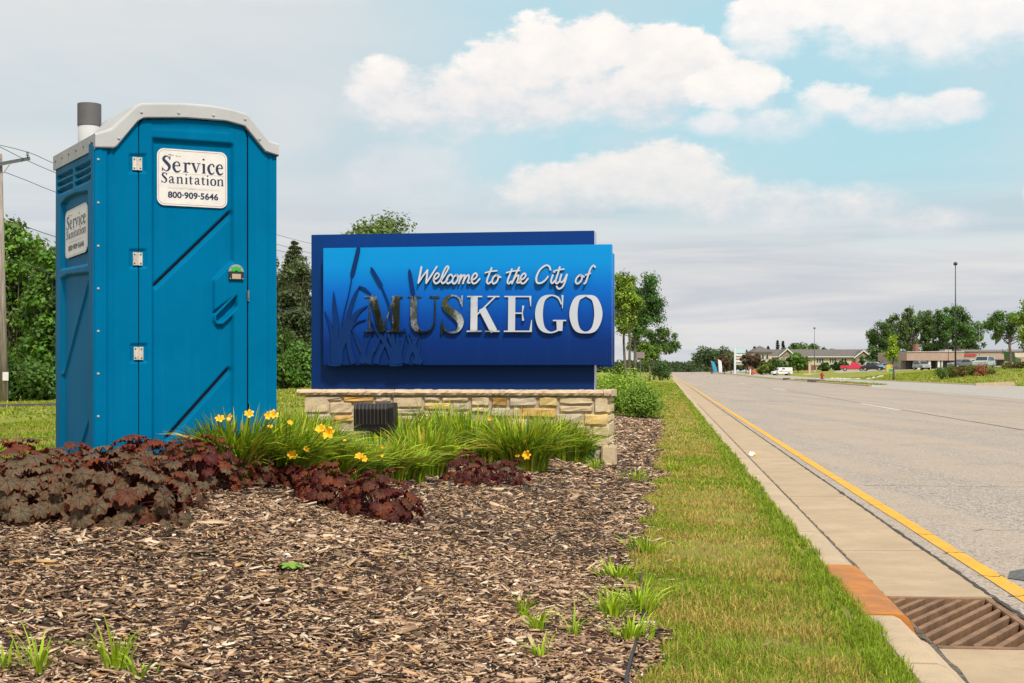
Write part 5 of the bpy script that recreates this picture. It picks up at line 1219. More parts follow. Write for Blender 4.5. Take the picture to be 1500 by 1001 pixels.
def petals(r, rs):
    mb = MB()
    for k in range(6):
        a = k*math.pi/3+rs.normal()*.08; wv = r*(.36 if k % 2 else .27); ca, sa = math.cos(a), math.sin(a); vs = []
        for t, ww, z in ((.05, .1, -.7), (.35, .7, -.25), (.7, 1, .05), (1.0, .15, -.02+rs.normal()*.08)):
            for s_ in (-1, 1): x, y = t*r, s_*ww*wv; vs.append((x*ca-y*sa, x*sa+y*ca, z*r+abs(s_)*.03*r))
        mb.add(vs, [(0, 1, 3, 2), (2, 3, 5, 4), (4, 5, 7, 6)])
    return mb
def daylily(px, py, wpx, hpx, n, seed, label, flowers=()):
    rs = np.random.default_rng(seed); c = hit(px, py); Y = c.y; w = wpx/F*Y/2; h = hpx/F*Y
    t = empty('daylily', c, 0, label, 'plant', 'yellow daylilies before the sign base')
    a = rs.uniform(0, 2*math.pi, n); r = np.sqrt(rs.random(n))*w*.62; Pn = np.stack([np.cos(a)*r, np.sin(a)*r*.8, np.full(n, -.02)], 1)
    a2 = a+rs.normal(size=n)*.5; L = np.stack([np.cos(a2), np.sin(a2), np.zeros(n)], 1); curl = rs.uniform(.12, 1.2, n)*rs.uniform(.65, 1, n); hh = h*1.12*rs.uniform(.7, 1.25, n)
    col = np.array(DL_COL)[rs.choice(5, n, p=[.3, .28, .22, .1, .1])]*(1+.22*rs.normal(size=(n, 1))); dead = rs.random(n) < .07; col[dead] = np.array([.42, .28, .05])*(1+.25*rs.normal(size=(dead.sum(), 1))); col = np.clip(col, .01, .8)
    n_=n
    V, Fq, C_ = blades(Pn, hh, .017+.012*rs.random(n), L, curl, col, 6, rs)
    o = np_mesh('foliage', V, Fq, C_, M_BLADE, t, smooth=True); o['kind'] = 'stuff'
    for fx, fy, r_ in flowers:
        q = P(fx, fy, Y-w*1.0-.1*rs.random())-c; st = MB(); st.tube([(q.x*.3, q.y*.2, 0), (q.x*.7, q.y*.6, q.z*.65), (q.x, q.y+.02, q.z-.03)], [.004, .0035, .003], 5).build('flower_stalk', M_SCP, t)
        f = petals(r_*.72, rs).build('flower', M_PET, t, fix=False); f.location = q; f.rotation_euler = (math.radians(rs.uniform(25, 80)), rs.uniform(-.5, .5), rs.uniform(-.6, .6))
    return t
DL = [(385, 692, 110, 86, 620, 'daylily clump squeezed between the toilet\'s right edge and the red leaves', [(378, 628, .03), (356, 622, .03)]), (455, 692, 120, 74, 620, 'daylily clump behind the open flowers left of the floodlight', []), (585, 676, 120, 68, 560, 'second row daylily clump right of the floodlight', [(612, 660, .02)]),
      (520, 706, 110, 60, 560, 'low daylily clump at the foot of the floodlight', []), (590, 704, 100, 54, 480, 'low daylily clump between floodlight and right maroon plant', []), (830, 676, 90, 56, 420, 'last daylily clump before the dark shrub', []), (320, 700, 80, 78, 380, 'leftmost daylily leaves against the toilet door', []),
      (655, 670, 120, 72, 560, 'second row daylily clump before the middle of the base', [(640, 650, .02)]),
      (345, 703, 110, 92, 693, 'left daylily clump leaning on the toilet\'s right side', [(322, 613, .045), (336, 612, .04), (365, 606, .045), (393, 609, .04), (401, 607, .045)]),
      (415, 706, 120, 88, 759, 'daylily clump with open yellow flowers between toilet and floodlight', [(428, 666, .05), (480, 634, .065), (469, 628, .05), (396, 625, .03), (425, 619, .03), (449, 658, .03)]),
      (485, 704, 120, 60, 660, 'daylily clump directly in front of the floodlight, left part', [(526, 668, .05), (533, 672, .04), (505, 645, .02), (519, 690, .025), (560, 668, .02)]),
      (555, 704, 124, 62, 660, 'daylily clump with drooping orange buds in the middle', [(560, 655, .02), (575, 690, .025), (545, 680, .025)]),
      (618, 696, 120, 70, 693, 'daylily clump just left of the right maroon plant', []),
      (690, 680, 140, 76, 792, 'tall daylily clump behind the right maroon plant', [(717, 614, .03), (748, 636, .045)]),
      (765, 690, 116, 78, 726, 'daylily clump with one large yellow flower at its foot', [(771, 667, .07), (758, 668, .035)]),
      (806, 672, 96, 62, 594, 'rightmost daylily clump beside the dark shrub', []),
      (440, 652, 110, 50, 495, 'rear daylily clump under the left end of the stone base', []), (600, 655, 120, 50, 528, 'rear daylily clump right of the floodlight', []),
      (665, 652, 100, 50, 462, 'rear daylily clump under the middle of the base', []), (745, 650, 110, 50, 495, 'rear daylily clump with tall stalks before the orange stone', [(718, 608, .02), (757, 600, .015)])]
for i, a in enumerate(DL): daylily(*a[:5], 400+i, *a[5:])
# ------------------------------------------------------------------ wood mulch
def chips():
    rs = np.random.default_rng(11); out = []
    def sample(n, s0, s1, v0, v1):
        s_ = rs.uniform(s0, s1, n); v = rs.uniform(v0, v1, n); X, Y = sv(s_, v); return X, Y
    Xs, Ys, Ss = [], [], []
    for (s0, s1, v0, v1, dens, sc) in ((4.2, 6.2, -3.4, .15, 4000, 1.0), (6.2, 8.5, -4.2, .15, 3000, 1.05), (8.5, 11.5, -4.8, .15, 1200, 1.15), (11.5, 17, -4.6, .2, 550, 1.4), (17, 34, -2.4, .2, 260, 2.0)):
        n = int((s1-s0)*(v1-v0)*dens); X, Y = sample(n, s0, s1, v0, v1); Xs.append(X); Ys.append(Y); Ss.append(np.full(n, sc))
    X, Y, sc = map(np.concatenate, (Xs, Ys, Ss)); px = 750+F*X/Y
    k = is_mulch(X, Y) & (px > -60) & (px < 1100); k |= inpoly(X, Y, [(-9, 4), (0, 4), (0, 12), (-9, 12)]) & False
    s_, v = to_sv(X, Y); k2 = (v > -.35) & (v < .9) & (rs.random(len(X)) < .05*np.exp(-(v+.1)*2.2)) & (px < 1400); k |= k2
    X, Y, sc = X[k], Y[k], sc[k]; n = len(X)
    L = rs.lognormal(-.25, .6, n)*.028*sc; L = np.clip(L, .012, .15); Wd = L*rs.uniform(.16, .48, n); Wd = np.clip(Wd, .005, .028*sc); T = np.minimum(Wd*.5, rs.uniform(.0015, .005, n)*sc)
    yaw = rs.normal(size=n)*.9+rs.choice([0, 1.57], n, p=[.8, .2]); pit = rs.normal(size=n)*.22; rol = rs.normal(size=n)*.4
    cy, sy, cp, sp, cr, sr = np.cos(yaw), np.sin(yaw), np.cos(pit), np.sin(pit), np.cos(rol), np.sin(rol)
    u = np.stack([cy*cp, sy*cp, sp], 1); w0 = np.stack([-sy, cy, 0*cy], 1); nn = np.cross(u, w0); w = w0*cr[:, None]+nn*sr[:, None]; nn = np.cross(u, w)
    gz = G(X, Y)+.012*vn(X, Y, 6, 9)+.006*vn(X, Y, 20, 10); c = np.stack([X, Y, gz+.004+rs.random(n)*.014*sc], 1)
    tp = rs.uniform(.35, 1, n); tp2 = rs.uniform(.5, 1, n); bow = rs.normal(size=n)*.08*L; V = np.zeros((n, 8, 3))
    for i, (a, b_, e) in enumerate(((-1, -1, -1), (1, -1, -1), (1, 1, -1), (-1, 1, -1), (-1, -1, 1), (1, -1, 1), (1, 1, 1), (-1, 1, 1))):
        ww = Wd/2*b_*(tp if a > 0 else tp2); V[:, i] = c+u*(L/2*a*(1+.12*b_*(tp-.6)))[:, None]+w*ww[:, None]+nn*(T/2*e)[:, None]
    Fq = (np.array([(0, 3, 2, 1), (4, 5, 6, 7), (0, 1, 5, 4), (1, 2, 6, 5), (2, 3, 7, 6), (3, 0, 4, 7)])[None]+np.arange(n)[:, None, None]*8).reshape(-1, 4)
    pal = np.array([(.60, .43, .29), (.49, .335, .22), (.35, .22, .14), (.25, .15, .095), (.12, .068, .045), (.06, .034, .023), (.46, .27, .12), (.70, .56, .43)])
    col = pal[rs.choice(8, n, p=[.13, .16, .17, .14, .16, .12, .07, .05])]*(1+.15*rs.normal(size=(n, 1)))
    dk = vn(X, Y, 3.0, 31); m = rs.random(n) < .22*sstep(dk, -.1, .35); col[m] = col[m]*.3
    return np_mesh('wood_mulch', V.reshape(-1, 3), Fq, np.repeat(np.clip(col, .01, .8), 8, 0), M_CHIP)
tag(chips(), 'layer of loose brown and tan shredded bark chips', kind='stuff')
# ------------------------------------------------------------------ turf
def turf(name, regs, label):
    rs = np.random.default_rng(12); Vs, Fs, Cs, off = [], [], [], 0
    for (s0, s1, v0, v1, dens, hgt, wd, edge) in regs:
        n = int((s1-s0)*(v1-v0)*dens); s_ = rs.uniform(s0, s1, n); v = rs.uniform(v0, v1, n); v = np.where(edge & (v > .9), v+.05*vn(s_, s_*0, 6, 77)+.02, v); X, Y = sv(s_, v); px = 750+F*X/Y
        k = ~is_mulch(X, Y) & (px > -70) & (px < 1570)
        m1 = vn(X, Y, 2.1, 41); m2 = vn(X, Y, 7, 42); k &= rs.random(n) < np.clip(.55-.9*m1+.45*m2+(.5 if edge else 0)*sstep(v, .6, .95), .12, 1)
        X, Y, s_, v, m1, m2 = X[k], Y[k], s_[k], v[k], m1[k], m2[k]; n = len(X); a = rs.uniform(0, 6.283, n)
        gz = G(X, Y)-.004; h = hgt*rs.lognormal(-.1, .4, n)*(1+.5*m2+(.15 if edge else 0)*sstep(v, .7, .98)); L = np.stack([np.cos(a), np.sin(a), 0*a], 1)
        dry = sstep(m1*.9+m2*.5+rs.normal(size=n)*.25+(.36 if edge else -.15), -.02, .42)*(1-sstep(v, .65, .9) if edge else 1)
        gr_ = np.array([.19, .275, .014])[None]*(1+.25*rs.normal(size=(n, 1))); yl = np.array([.50, .34, .10])[None]*(1+.2*rs.normal(size=(n, 1)))
        m = (rs.random(n) < dry*.85)[:, None]; col = np.where(m, yl, gr_); lime = (rs.random(n) < .18)[:, None]; col = np.where(lime & ~m, np.array([.32, .40, .02])[None], col)
        V, Fq, C_ = blades(np.stack([X, Y, gz], 1), np.clip(h, .008, .3), wd*(.6+.8*rs.random(n)), L, rs.uniform(.1, .9, n), np.clip(col, .01, .8), 2, rs)
        Vs.append(V); Fs.append(Fq+off); Cs.append(C_); off += len(V)
    return tag(np_mesh(name, np.concatenate(Vs), np.concatenate(Fs), np.concatenate(Cs), M_BLADE, smooth=True), label, kind='stuff')
turf('strip_turf', [(4.4, 6.8, -.3, .99, 13000, .040, .0042, 1), (6.8, 9.5, -.3, .99, 14000, .036, .0046, 1), (9.5, 14, -.3, .99, 8000, .034, .006, 1), (14, 24, -.3, .99, 3200, .034, .010, 1), (24, 60, -1.5, .99, 500, .036, .022, 1), (60, 140, -5, .99, 60, .05, .07, 0)],
     'short green and straw coloured turf on the strip by the kerb')
turf('back_turf', [(9, 20, -9, -1.4, 2000, .035, .010, 0), (20, 60, -20, -1.0, 160, .04, .03, 0)], 'bright mown turf of the lawn behind toilet and sign')
turf('far_verge_turf', [(124, 200, 17.6, 18.9, 120, .10, .08, 0), (124, 230, 26.3, 60, 18, .12, .12, 0)], 'thin grass on the verge beyond the road')
# weeds and grass tufts in the mulch
def tuft(px, py, hpx, n, seed, label, col=(.32, .46, .02), spread=.03, wd=.010):
    rs = np.random.default_rng(seed); c = hit(px, py, 3.9); h = hpx/F*c.y; h *= 1.45; a = rs.uniform(0, 6.283, n); r = rs.random(n)*spread
    V, Fq, C_ = blades(np.stack([np.cos(a)*r, np.sin(a)*r, -.005+0*a], 1), h*rs.uniform(.5, 1.15, n), wd*(.7+.6*rs.random(n)), np.stack([np.cos(a), np.sin(a), 0*a], 1), rs.uniform(.15, .95, n), np.clip(np.array(col)[None]*(1+.25*rs.normal(size=(n, 1))), .01, .8), 5, rs)
    o = np_mesh('grass_tuft', V, Fq, C_, M_BLADE, smooth=True); o.location = c
    return tag(o, label, 'grass tuft', 'grass tufts growing in the mulch')
for i, (px, py, h, n, sp_, lab) in enumerate([(56, 988, 62, 26, .07, 'tall bright grass tuft at the bottom left corner'), (168, 986, 66, 24, .06, 'bright grass tuft near the bottom, second from the left'), (205, 995, 34, 14, .06, 'short wispy tuft at the bottom right beside the second tall one'), (6, 985, 40, 16, .05, 'pale grass tuft cut by the left picture edge'),
    (766, 905, 40, 12, .02, 'thin tuft highest of the small group on the right mulch'), (789, 925, 34, 30, .035, 'thick short tuft in the middle of the right group'), (792, 968, 36, 26, .025, 'upright yellow green tuft lowest of the right group'), (841, 935, 42, 14, .02, 'slim tuft right of the small group'), (896, 905, 34, 90, .10, 'broad weedy tuft at the edge of the mulch, lower one'),
    (905, 850, 26, 70, .12, 'low leafy tuft at the mulch edge'), (946, 812, 26, 70, .12, 'tuft spilling from the lawn onto the mulch'), (932, 705, 16, 60, .16, 'bright green patch near the stone base corner'), (985, 690, 14, 50, .2, 'small green patch by the far mulch edge'), (872, 688, 18, 46, .08, 'small green weed at the foot of the base corner'), (545, 700, 10, 12, .03, 'tiny tuft among the dark maroon leaves'), (935, 900, 44, 90, .09, 'tall grass by the black edging strip'), (925, 940, 34, 80, .10, 'yellow green tuft on the edging')]):
    tuft(px, py, h, n, 500+i, lab, spread=sp_)
def rosette(px, py, r, n, seed, label):
    rs = np.random.default_rng(seed); c = hit(px, py, 4); mb = MB()
    for k in range(n):
        a = k*2.4+rs.normal()*.2; l = r*rs.uniform(.6, 1.1); ca, sa = math.cos(a), math.sin(a); vs = []
        for t, ww, z in ((0, .1, 0), (.3, .6, .25), (.6, 1, .35), (.85, .8, .3), (1, .1, .2)):
            for s_ in (-1, 1): x, y = t*l, s_*ww*l*.28; vs.append((x*ca-y*sa, x*sa+y*ca, z*l+.004))
        mb.add(vs, [(2*q, 2*q+1, 2*q+3, 2*q+2) for q in range(4)])
    o = mb.build('weed', simple('weed_leaf', (.15, .28, .02), .55, .25, 40), None, smooth=True, fix=False); o.location = c; return tag(o, label, 'weed')
rosette(427, 836, .075, 16, 1, 'bright green leafy weed in the middle of the mulch'); rosette(592, 815, .032, 12, 2, 'tiny green weed on the mulch right of the leafy one')
rosette(30, 900, .045, 7, 3, 'small flat weed by the left picture edge'); rosette(140, 893, .03, 5, 4, 'single leaved seedling above the second grass tuft')
# white stone by the weed
def rock(px, py, r, mat, label, sq=(1, .8, .7), seed=0, name='pebble', cat='stone'):
    rs = np.random.default_rng(seed); c = hit(px, py, 4); bm = bmesh.new(); bmesh.ops.create_icosphere(bm, subdivisions=2, radius=r)
    for v in bm.verts: v.co = Vector((v.co.x*sq[0], v.co.y*sq[1], v.co.z*sq[2]))*(1+.12*rs.normal())
    me = bpy.data.meshes.new(name); bm.to_mesh(me); bm.free(); o = link(name, me, mat); o.location = c+Vector((0, 0, r*sq[2]*.6)); return tag(o, label, cat)
M_PEB = simple('pale_pebble', (.58, .52, .47), .8, .2, 20, .3, 60)
rock(420, 818, .022, M_PEB, 'pale pebble just behind the leafy weed', seed=1); rock(607, 832, .016, M_PEB, 'small pale pebble below the tiny weed', seed=2); rock(27, 802, .018, M_PEB, 'whitish pebble on the mulch near the left edge', (1.4, .8, .5), seed=3)
rock(150, 805, .018, M_PEB, 'whitish pebble below the front bronze plant', (1.4, .8, .5), seed=4)
# black edging strip between mulch and lawn
ss = np.concatenate([np.linspace(4.5, 8.0, 40)]); vv = -.13+.02*np.sin(ss*2.1); mb = MB(); vs = []
for s_, v in zip(ss, vv):
    x, y = sv(s_, v); z = G1(x, y); vs += [(x, y, z-.03), (x, y, z+.028), (x+.012, y, z+.028), (x+.012, y, z-.03)]
mb.add(vs, [(4*i+j, 4*i+4+j, 4*i+5+j, 4*i+1+j) for i in range(len(ss)-1) for j in range(3)])
tag(mb.build('edging_strip', M_BLK), 'black plastic edging strip between mulch and grass', 'edging')
# litter
c = Vector((*sv(0, 0), 0)); Yk = F*(H-.03)/(668-545); p = P(1101, 668, Yk); lt = empty('litter', p, .4, 'crumpled white and yellow wrapper lying against the kerb', 'litter')
rs = np.random.default_rng(3); bm = bmesh.new(); bmesh.ops.create_icosphere(bm, subdivisions=2, radius=.05)
for v in bm.verts: v.co *= 1+.35*rs.normal()*.6; v.co.z = max(v.co.z, -.02)+.02
me = bpy.data.meshes.new('wrapper'); bm.to_mesh(me); bm.free(); link('wrapper', me, simple('white_paper', (.75, .75, .76), .7), lt)
MB().box(.01, -.06, 0, .07, -.02, .035).build('yellow_scrap', simple('yellow_scrap', (.75, .38, .05), .6), lt, bevel=.008)
# ------------------------------------------------------------------ utility pole and wires
def wood_mat():
    m, g, b = nodes('weathered_wood'); tc = g.n('ShaderNodeTexCoord'); mp = g.n('ShaderNodeMapping'); g.put(mp.inputs[0], tc.outputs['Object']); mp.inputs['Scale'].default_value = (16, 16, .8)
    nz = g.noise(mp.outputs[0], 1.6, 6, .7); g.put(b.inputs['Base Color'], g.mix(g.ramp(nz, .3, .7), (.15, .115, .095), (.40, .345, .31))); b.inputs['Roughness'].default_value = .95
    bp = g.n('ShaderNodeBump'); bp.inputs['Distance'].default_value = .02; g.put(bp.inputs['Height'], nz); g.put(b.inputs['Normal'], bp.outputs[0]); return m
M_WOOD = wood_mat(); YP = 44.0; pb = at(6.5, 583, YP); pt = P(-1.5, 226, YP)
pole = empty('utility_pole', pb, 0, 'weathered wooden utility pole with one crossarm at the left edge', 'utility pole')
q = pt-pb; MB().tube([(0, 0, -.3), (q.x*.5, 0, q.z*.5), tuple(q)], [px_w(6.3, YP), px_w(5.3, YP), px_w(4.6, YP)], 14).build('shaft', M_WOOD, pole, smooth=True)
def pl(px, py, dy=0): v = P(px, py, YP+dy)-pb; return v
a, b_ = pl(3, 240, -.15), pl(43, 232.5, .6)
def beam(mb, a, b_, w, h):
    d = (b_-a).normalized(); s_ = d.cross(Vector((0, 0, 1))).normalized(); u = s_.cross(d); vs = []
    for p in (a, b_):
        for i, j in ((-1, -1), (1, -1), (1, 1), (-1, 1)): vs.append(p+s_*w*i+u*h*j)
    return mb.add(vs, [(0, 1, 2, 3), (4, 5, 6, 7), (0, 1, 5, 4), (1, 2, 6, 5), (2, 3, 7, 6), (3, 0, 4, 7)])
beam(MB(), pl(-40, 248, -.9), b_, .05, .055).build('crossarm', simple('grey_arm', (.10, .11, .12), .8, .2, 6), pole)
MB().tube([pl(15, 240), pl(5, 254)], .018, 6).build('brace', M_STEEL, pole)
for x, y in ((40.5, 229), (-25, 240)):
    c = pl(x, y, .5); MB().tube([c+Vector((0, 0, -.06)), c+Vector((0, 0, .0)), c+Vector((0, 0, .03)), c+Vector((0, 0, .05)), c+Vector((0, 0, .09)), c+Vector((0, 0, .12)), c+Vector((0, 0, .15))], [.015, .02, .06, .035, .03, .055, .02], 10).build('insulator', simple('blue_grey_glass', (.12, .17, .22), .3), pole, smooth=True)
c = pl(5, 551, -.2); MB().box(c.x-.02, c.y-.01, c.z-.14, c.x+.16, c.y, c.z+.12).build('pole_tag', simple('white_tag', (.62, .62, .62), .6), pole)
MB().tube([pl(11, 560, -.2), pl(11, 585, -.2)], .018, 6).build('ground_wire_guard', M_PGREY, pole)
M_WIRE = simple('overhead_wire', (.05, .055, .065), .6)
def wire(pts, lab, r=.010):
    P_ = [P(*p) for p in pts]; C_ = spline([tuple(p) for p in P_], 8); o = P_[0]; t = MB().tube([Vector(c)-o for c in C_], r, 5).build('overhead_wire', M_WIRE); t.location = o
    return tag(t, lab, 'wire', 'overhead wires')
wire([(-30, 206, 43), (40, 223, 44.6), (88, 243, 47), (200, 285, 54), (420, 348, 70), (470, 360, 75)], 'topmost thin wire resting on the pole insulator')
wire([(-30, 203, 42), (0, 215.5, 43), (35, 233, 44.4), (88, 256, 47), (200, 300, 54), (420, 362, 70), (470, 374, 75)], 'second thin wire running just under the top one')
wire([(6, 252, 44.2), (40, 265, 46), (88, 284, 49), (200, 322, 56), (430, 372, 72), (470, 380, 75)], 'third wire leaving the pole below the crossarm')
wire([(6, 322, 44), (40, 333, 46), (88, 349, 48), (200, 380, 53), (420, 432, 60), (470, 444, 62)], 'fourth wire sloping down in front of the bright tree', .012)
wire([(6, 379, 44), (45, 390, 45), (88, 404, 47), (200, 425, 50), (405, 453, 53), (460, 463, 54), (560, 478, 58)], 'lowest thick wire crossing in front of the trees', .016)
# ------------------------------------------------------------------ little wire fence on the lawn
fy = 13.0; wf = empty('wire_fence', at(25, 640, fy), 0, 'low thin wire fence with rusty stakes on the left lawn', 'fence'); o0 = Vector(wf.location)
for px in (-120, 25, 190):
    p = P(px, 668, fy); p.z = G1(p.x, p.y)-.05; e = P(px-1, 634, fy); MB().tube([p-o0, e-o0], .008, 6).build('stake', simple('rusty_stake', (.20, .13, .09), .8), wf)
MB().tube([P(-120, 641, fy)-o0, P(25, 643, fy)-o0, P(190, 634, fy)-o0], .0035, 5).build('fence_wire', M_PGREY, wf)
# ------------------------------------------------------------------ small things along the road
M_PAINT = lambda n, c: simple(n, c, .35, .04, 3, coat=.4)
def face_cam(px, Y, pyb=None, rz=0): p = on(px, Y) if pyb is None else P(px, pyb, Y); return p
# road sign seen from behind on the median
p = on(938, 118); rs_ = empty('road_sign', p, 0, 'small grey sign on a thin post far along the lawn strip', 'road sign'); z1 = H+(545-524)/F*118-p.z
MB().tube([(0, 0, 0), (0, 0, z1)], .035, 6).build('post', M_PGREY, rs_); MB().box(-.35, -.02, z1-.05, .35, 0, z1+.45).build('sign_plate', simple('sign_back', (.22, .17, .17), .6), rs_)
# feather banners
def banner(px, ytop, Y, lean, col, lab):
    p = on(px, Y); t = empty('feather_banner', p, 0, lab, 'banner', 'feather banners beside the road'); h = H+(545-ytop)/F*Y-p.z
    mb = MB(); L = [(lean*u, h*(.12+.88*u)) for u in (0, .3, .6, .85, 1)]; w_ = [.9, 1.0, 1.0, .9, .3]; R_ = [(l[0]+w, l[1]-.05*h*(w < .5)) for l, w in zip(L, w_)]
    mb.strip(L, R_, -.02, .02).build('flag', simple('banner_'+lab.split()[0], col, .6, .1, 1), t); MB().tube([(0, 0, 0), (lean*.5, 0, h*.55), (lean, 0, h)], .05, 6).build('mast', M_PGREY, t)
banner(1046, 528, 400, -1.0, (.02, .28, .50), 'bright blue feather banner leaning left beside the road'); banner(1053, 526, 395, -.3, (.62, .64, .70), 'white upright feather banner right of the blue one')
# far trees round the bend
for i, (px, yt, wp, Y, col, lab, cl_) in enumerate([(1043, 500, 44, 430, (.04, .07, .028), 'large round tree beside the road\'s far end', .1), (1061, 518, 20, 410, (.08, .05, .025), 'reddish brown tree right of the white banner', .1), (1071, 517, 20, 415, (.07, .09, .03), 'olive green tree left of the tall store pylon', .1),
      (1102, 515, 32, 372, (.07, .042, .028), 'dark red leaved tree before the brick building\'s left end', .2), (1122, 530, 22, 345, (.09, .13, .02), 'yellow green bush left of the white mail van', .0), (1133, 524, 22, 362, (.045, .085, .02), 'dark bush behind the mail van\'s cab', .0),
      (1148, 528, 30, 366, (.045, .085, .02), 'dark hedge tree behind the mail van', .0), (1169, 516, 30, 350, (.065, .12, .02), 'round green tree right of the mail van', .1), (1209, 532, 16, 345, (.05, .10, .025), 'clipped conical bush before the cream wall', .0), (1229, 529, 22, 350, (.04, .08, .025), 'dark bush left of the red pickup', .0), (1289, 515, 50, 335, (.035, .075, .02), 'dark broad tree between apartments and shops', .0)]):
    b_ = on(px, Y); tree(b_, H+(545-yt)/F*Y-b_.z, px_w(wp, Y)*1.1, col, 1900, .75, 600+i, lab, clear=cl_, lobes_n=12, group='trees near the far buildings', depth=5)
for i, (px, yt, wp, Y, lab) in enumerate([(1139, 498, 10, 480, 'dark pointed conifer above the roof, left of two'), (1147, 499, 12, 482, 'dark pointed conifer above the roof, right of two'), (1125, 507, 10, 470, 'small conifer top left above the roof'), (1105, 507, 8, 470, 'smallest conifer at the roof\'s left end')]):
    b_ = on(px, Y); conifer(b_, H+(545-yt)/F*Y-b_.z, px_w(wp*1.7, Y), (.035, .05, .036), 2600, .8, 640+i, lab, group='conifers behind the apartments', tiers=14)
for i, (px, yt, wp, lab) in enumerate([(1172, 500, 34, 'rounded green tree rising behind the apartment roof, left'), (1190, 503, 26, 'rounded green tree behind the apartment roof, middle'), (1208, 505, 26, 'lower green tree behind the apartment roof, right')]):
    b_ = on(px, 490); tree(b_, H+(545-yt)/F*490-b_.z, px_w(wp, 490), (.065, .11, .028), 1600, 1.0, 650+i, lab, lobes_n=10, clear=.2)
for i, (px, yt, wp, Y, col, nn, lab) in enumerate([(1289, 468, 38, 335, (.055, .10, .025), 2600, 'airy green tree at the left of the group behind the shops'), (1312, 458, 34, 338, (.06, .10, .03), 2200, 'airy tree second from the left behind the shops'), (1334, 448, 40, 342, (.06, .105, .028), 2800, 'tall airy tree behind the shops\' left part'), (1356, 450, 36, 345, (.055, .10, .025), 2600, 'tall tree in the middle of the group behind the shops'),
      (1383, 440, 34, 335, (.045, .10, .022), 3000, 'tallest dense tree behind the light pole'), (1403, 444, 40, 340, (.045, .10, .022), 3200, 'broad dense tree right of the tall light pole'), (1424, 465, 38, 345, (.055, .11, .025), 2400, 'lower right tree of the group behind the shops'), (1308, 505, 40, 345, (.03, .06, .022), 2400, 'dark undergrowth tree left behind the shops'), (1372, 500, 60, 350, (.035, .065, .022), 2800, 'dark undergrowth tree behind the middle of the shops')]):
    b_ = on(px, Y); tree(b_, H+(545-yt)/F*Y-b_.z, px_w(wp, Y), col, int(nn*1.9), .5, 660+i, lab, lobes_n=20, clear=.22 if yt < 480 else .0, group='tall trees behind the shops', fill=.15, depth=6)
b_ = on(1308.5, 175); tree(b_, H+(545-484)/F*175-b_.z, px_w(26, 175), (.16, .23, .02), 1900, .25, 680, 'young yellow green tree before the electrical cabinet', clear=.22, lobes_n=12, shape='cone')
b_ = on(1479, 195); tree(b_, H+(545-451)/F*195-b_.z, px_w(74, 195), (.055, .115, .02), 8500, .28, 681, 'wide flat topped tree at the right end of the shops', clear=.38, lobes_n=20, trunk_r=.22, depth=6)
b_ = on(1512, 185); tree(b_, H+(545-428)/F*185-b_.z, px_w(60, 185), (.12, .19, .02), 4000, .34, 682, 'bright green tree cut by the right picture edge', clear=.2, lobes_n=16)
for i, (px, yt, wp, Y, col, lab) in enumerate([(1378, 534, 20, 153, (.07, .12, .02), 'green round bush left in the row on the lawn'), (1392, 533, 20, 155, (.09, .12, .02), 'olive bush second in the row on the lawn'), (1407, 533, 22, 154, (.13, .09, .03), 'reddish bush in the middle of the row on the lawn'), (1422, 532, 22, 156, (.10, .12, .025), 'olive bush fourth in the row on the lawn'), (1437, 532, 22, 155, (.20, .07, .04), 'red tinged bush at the right end of the row on the lawn'), (1452, 540, 16, 160, (.08, .09, .03), 'low bush right of the red tinged one')]):
    b_ = on(px, Y); shrub(b_, px_w(wp, Y), H+(545-yt)/F*Y-b_.z, col, 1300, .17, 700+i, lab, group='bushes on the right lawn')
for i, (px, h, lab) in enumerate([(1474, 12, 'ornamental grass clump left of the right tree trunk'), (1488, 10, 'ornamental grass clump right of the trunk'), (1498, 11, 'ornamental grass clump at the right picture edge')]):
    b_ = on(px, 188); shrub(b_, px_w(15, 188), px_w(h, 188)+.1, (.24, .22, .06), 900, .2, 710+i, lab, cat='ornamental grass', name='ornamental_grass', up=1.5)
# ------------------------------------------------------------------ poles
def light_pole(px, ytop, Y, r, lab, col=(.035, .03, .03)):
    b_ = on(px, Y); h = H+(545-ytop)/F*Y-b_.z; t = empty('light_pole', b_, 0, lab, 'light pole', 'slender light poles'); M_ = simple('pole_'+str(px), col, .5)
    MB().tube([(0, 0, 0), (0, 0, h*.5), (0, 0, h)], [r*1.3, r, r*.6], 8).build('mast', M_, t, smooth=True); MB().box(-r*2.5, -r*2.5, 0, r*2.5, r*2.5, .5).build('foot', simple('pole_foot', (.4, .37, .33), .9), t)
    MB().tube([(0, 0, h-.02), (0, 0, h+.12), (0, 0, h+.3), (0, 0, h+.42)], [r*1.2, r*3.2, r*2.6, r*.6], 10).build('lamp_head', M_, t, smooth=True)
light_pole(1399.5, 389, 170, .085, 'tall dark light pole behind the row of lawn bushes'); light_pole(1434.5, 480, 250, .05, 'shorter pale light pole above the silver van', (.2, .2, .21)); light_pole(1389, 505, 245, .06, 'short dark light pole left of the tall one'); light_pole(1193, 482, 330, .09, 'thin light pole before the apartment building', (.12, .12, .13))
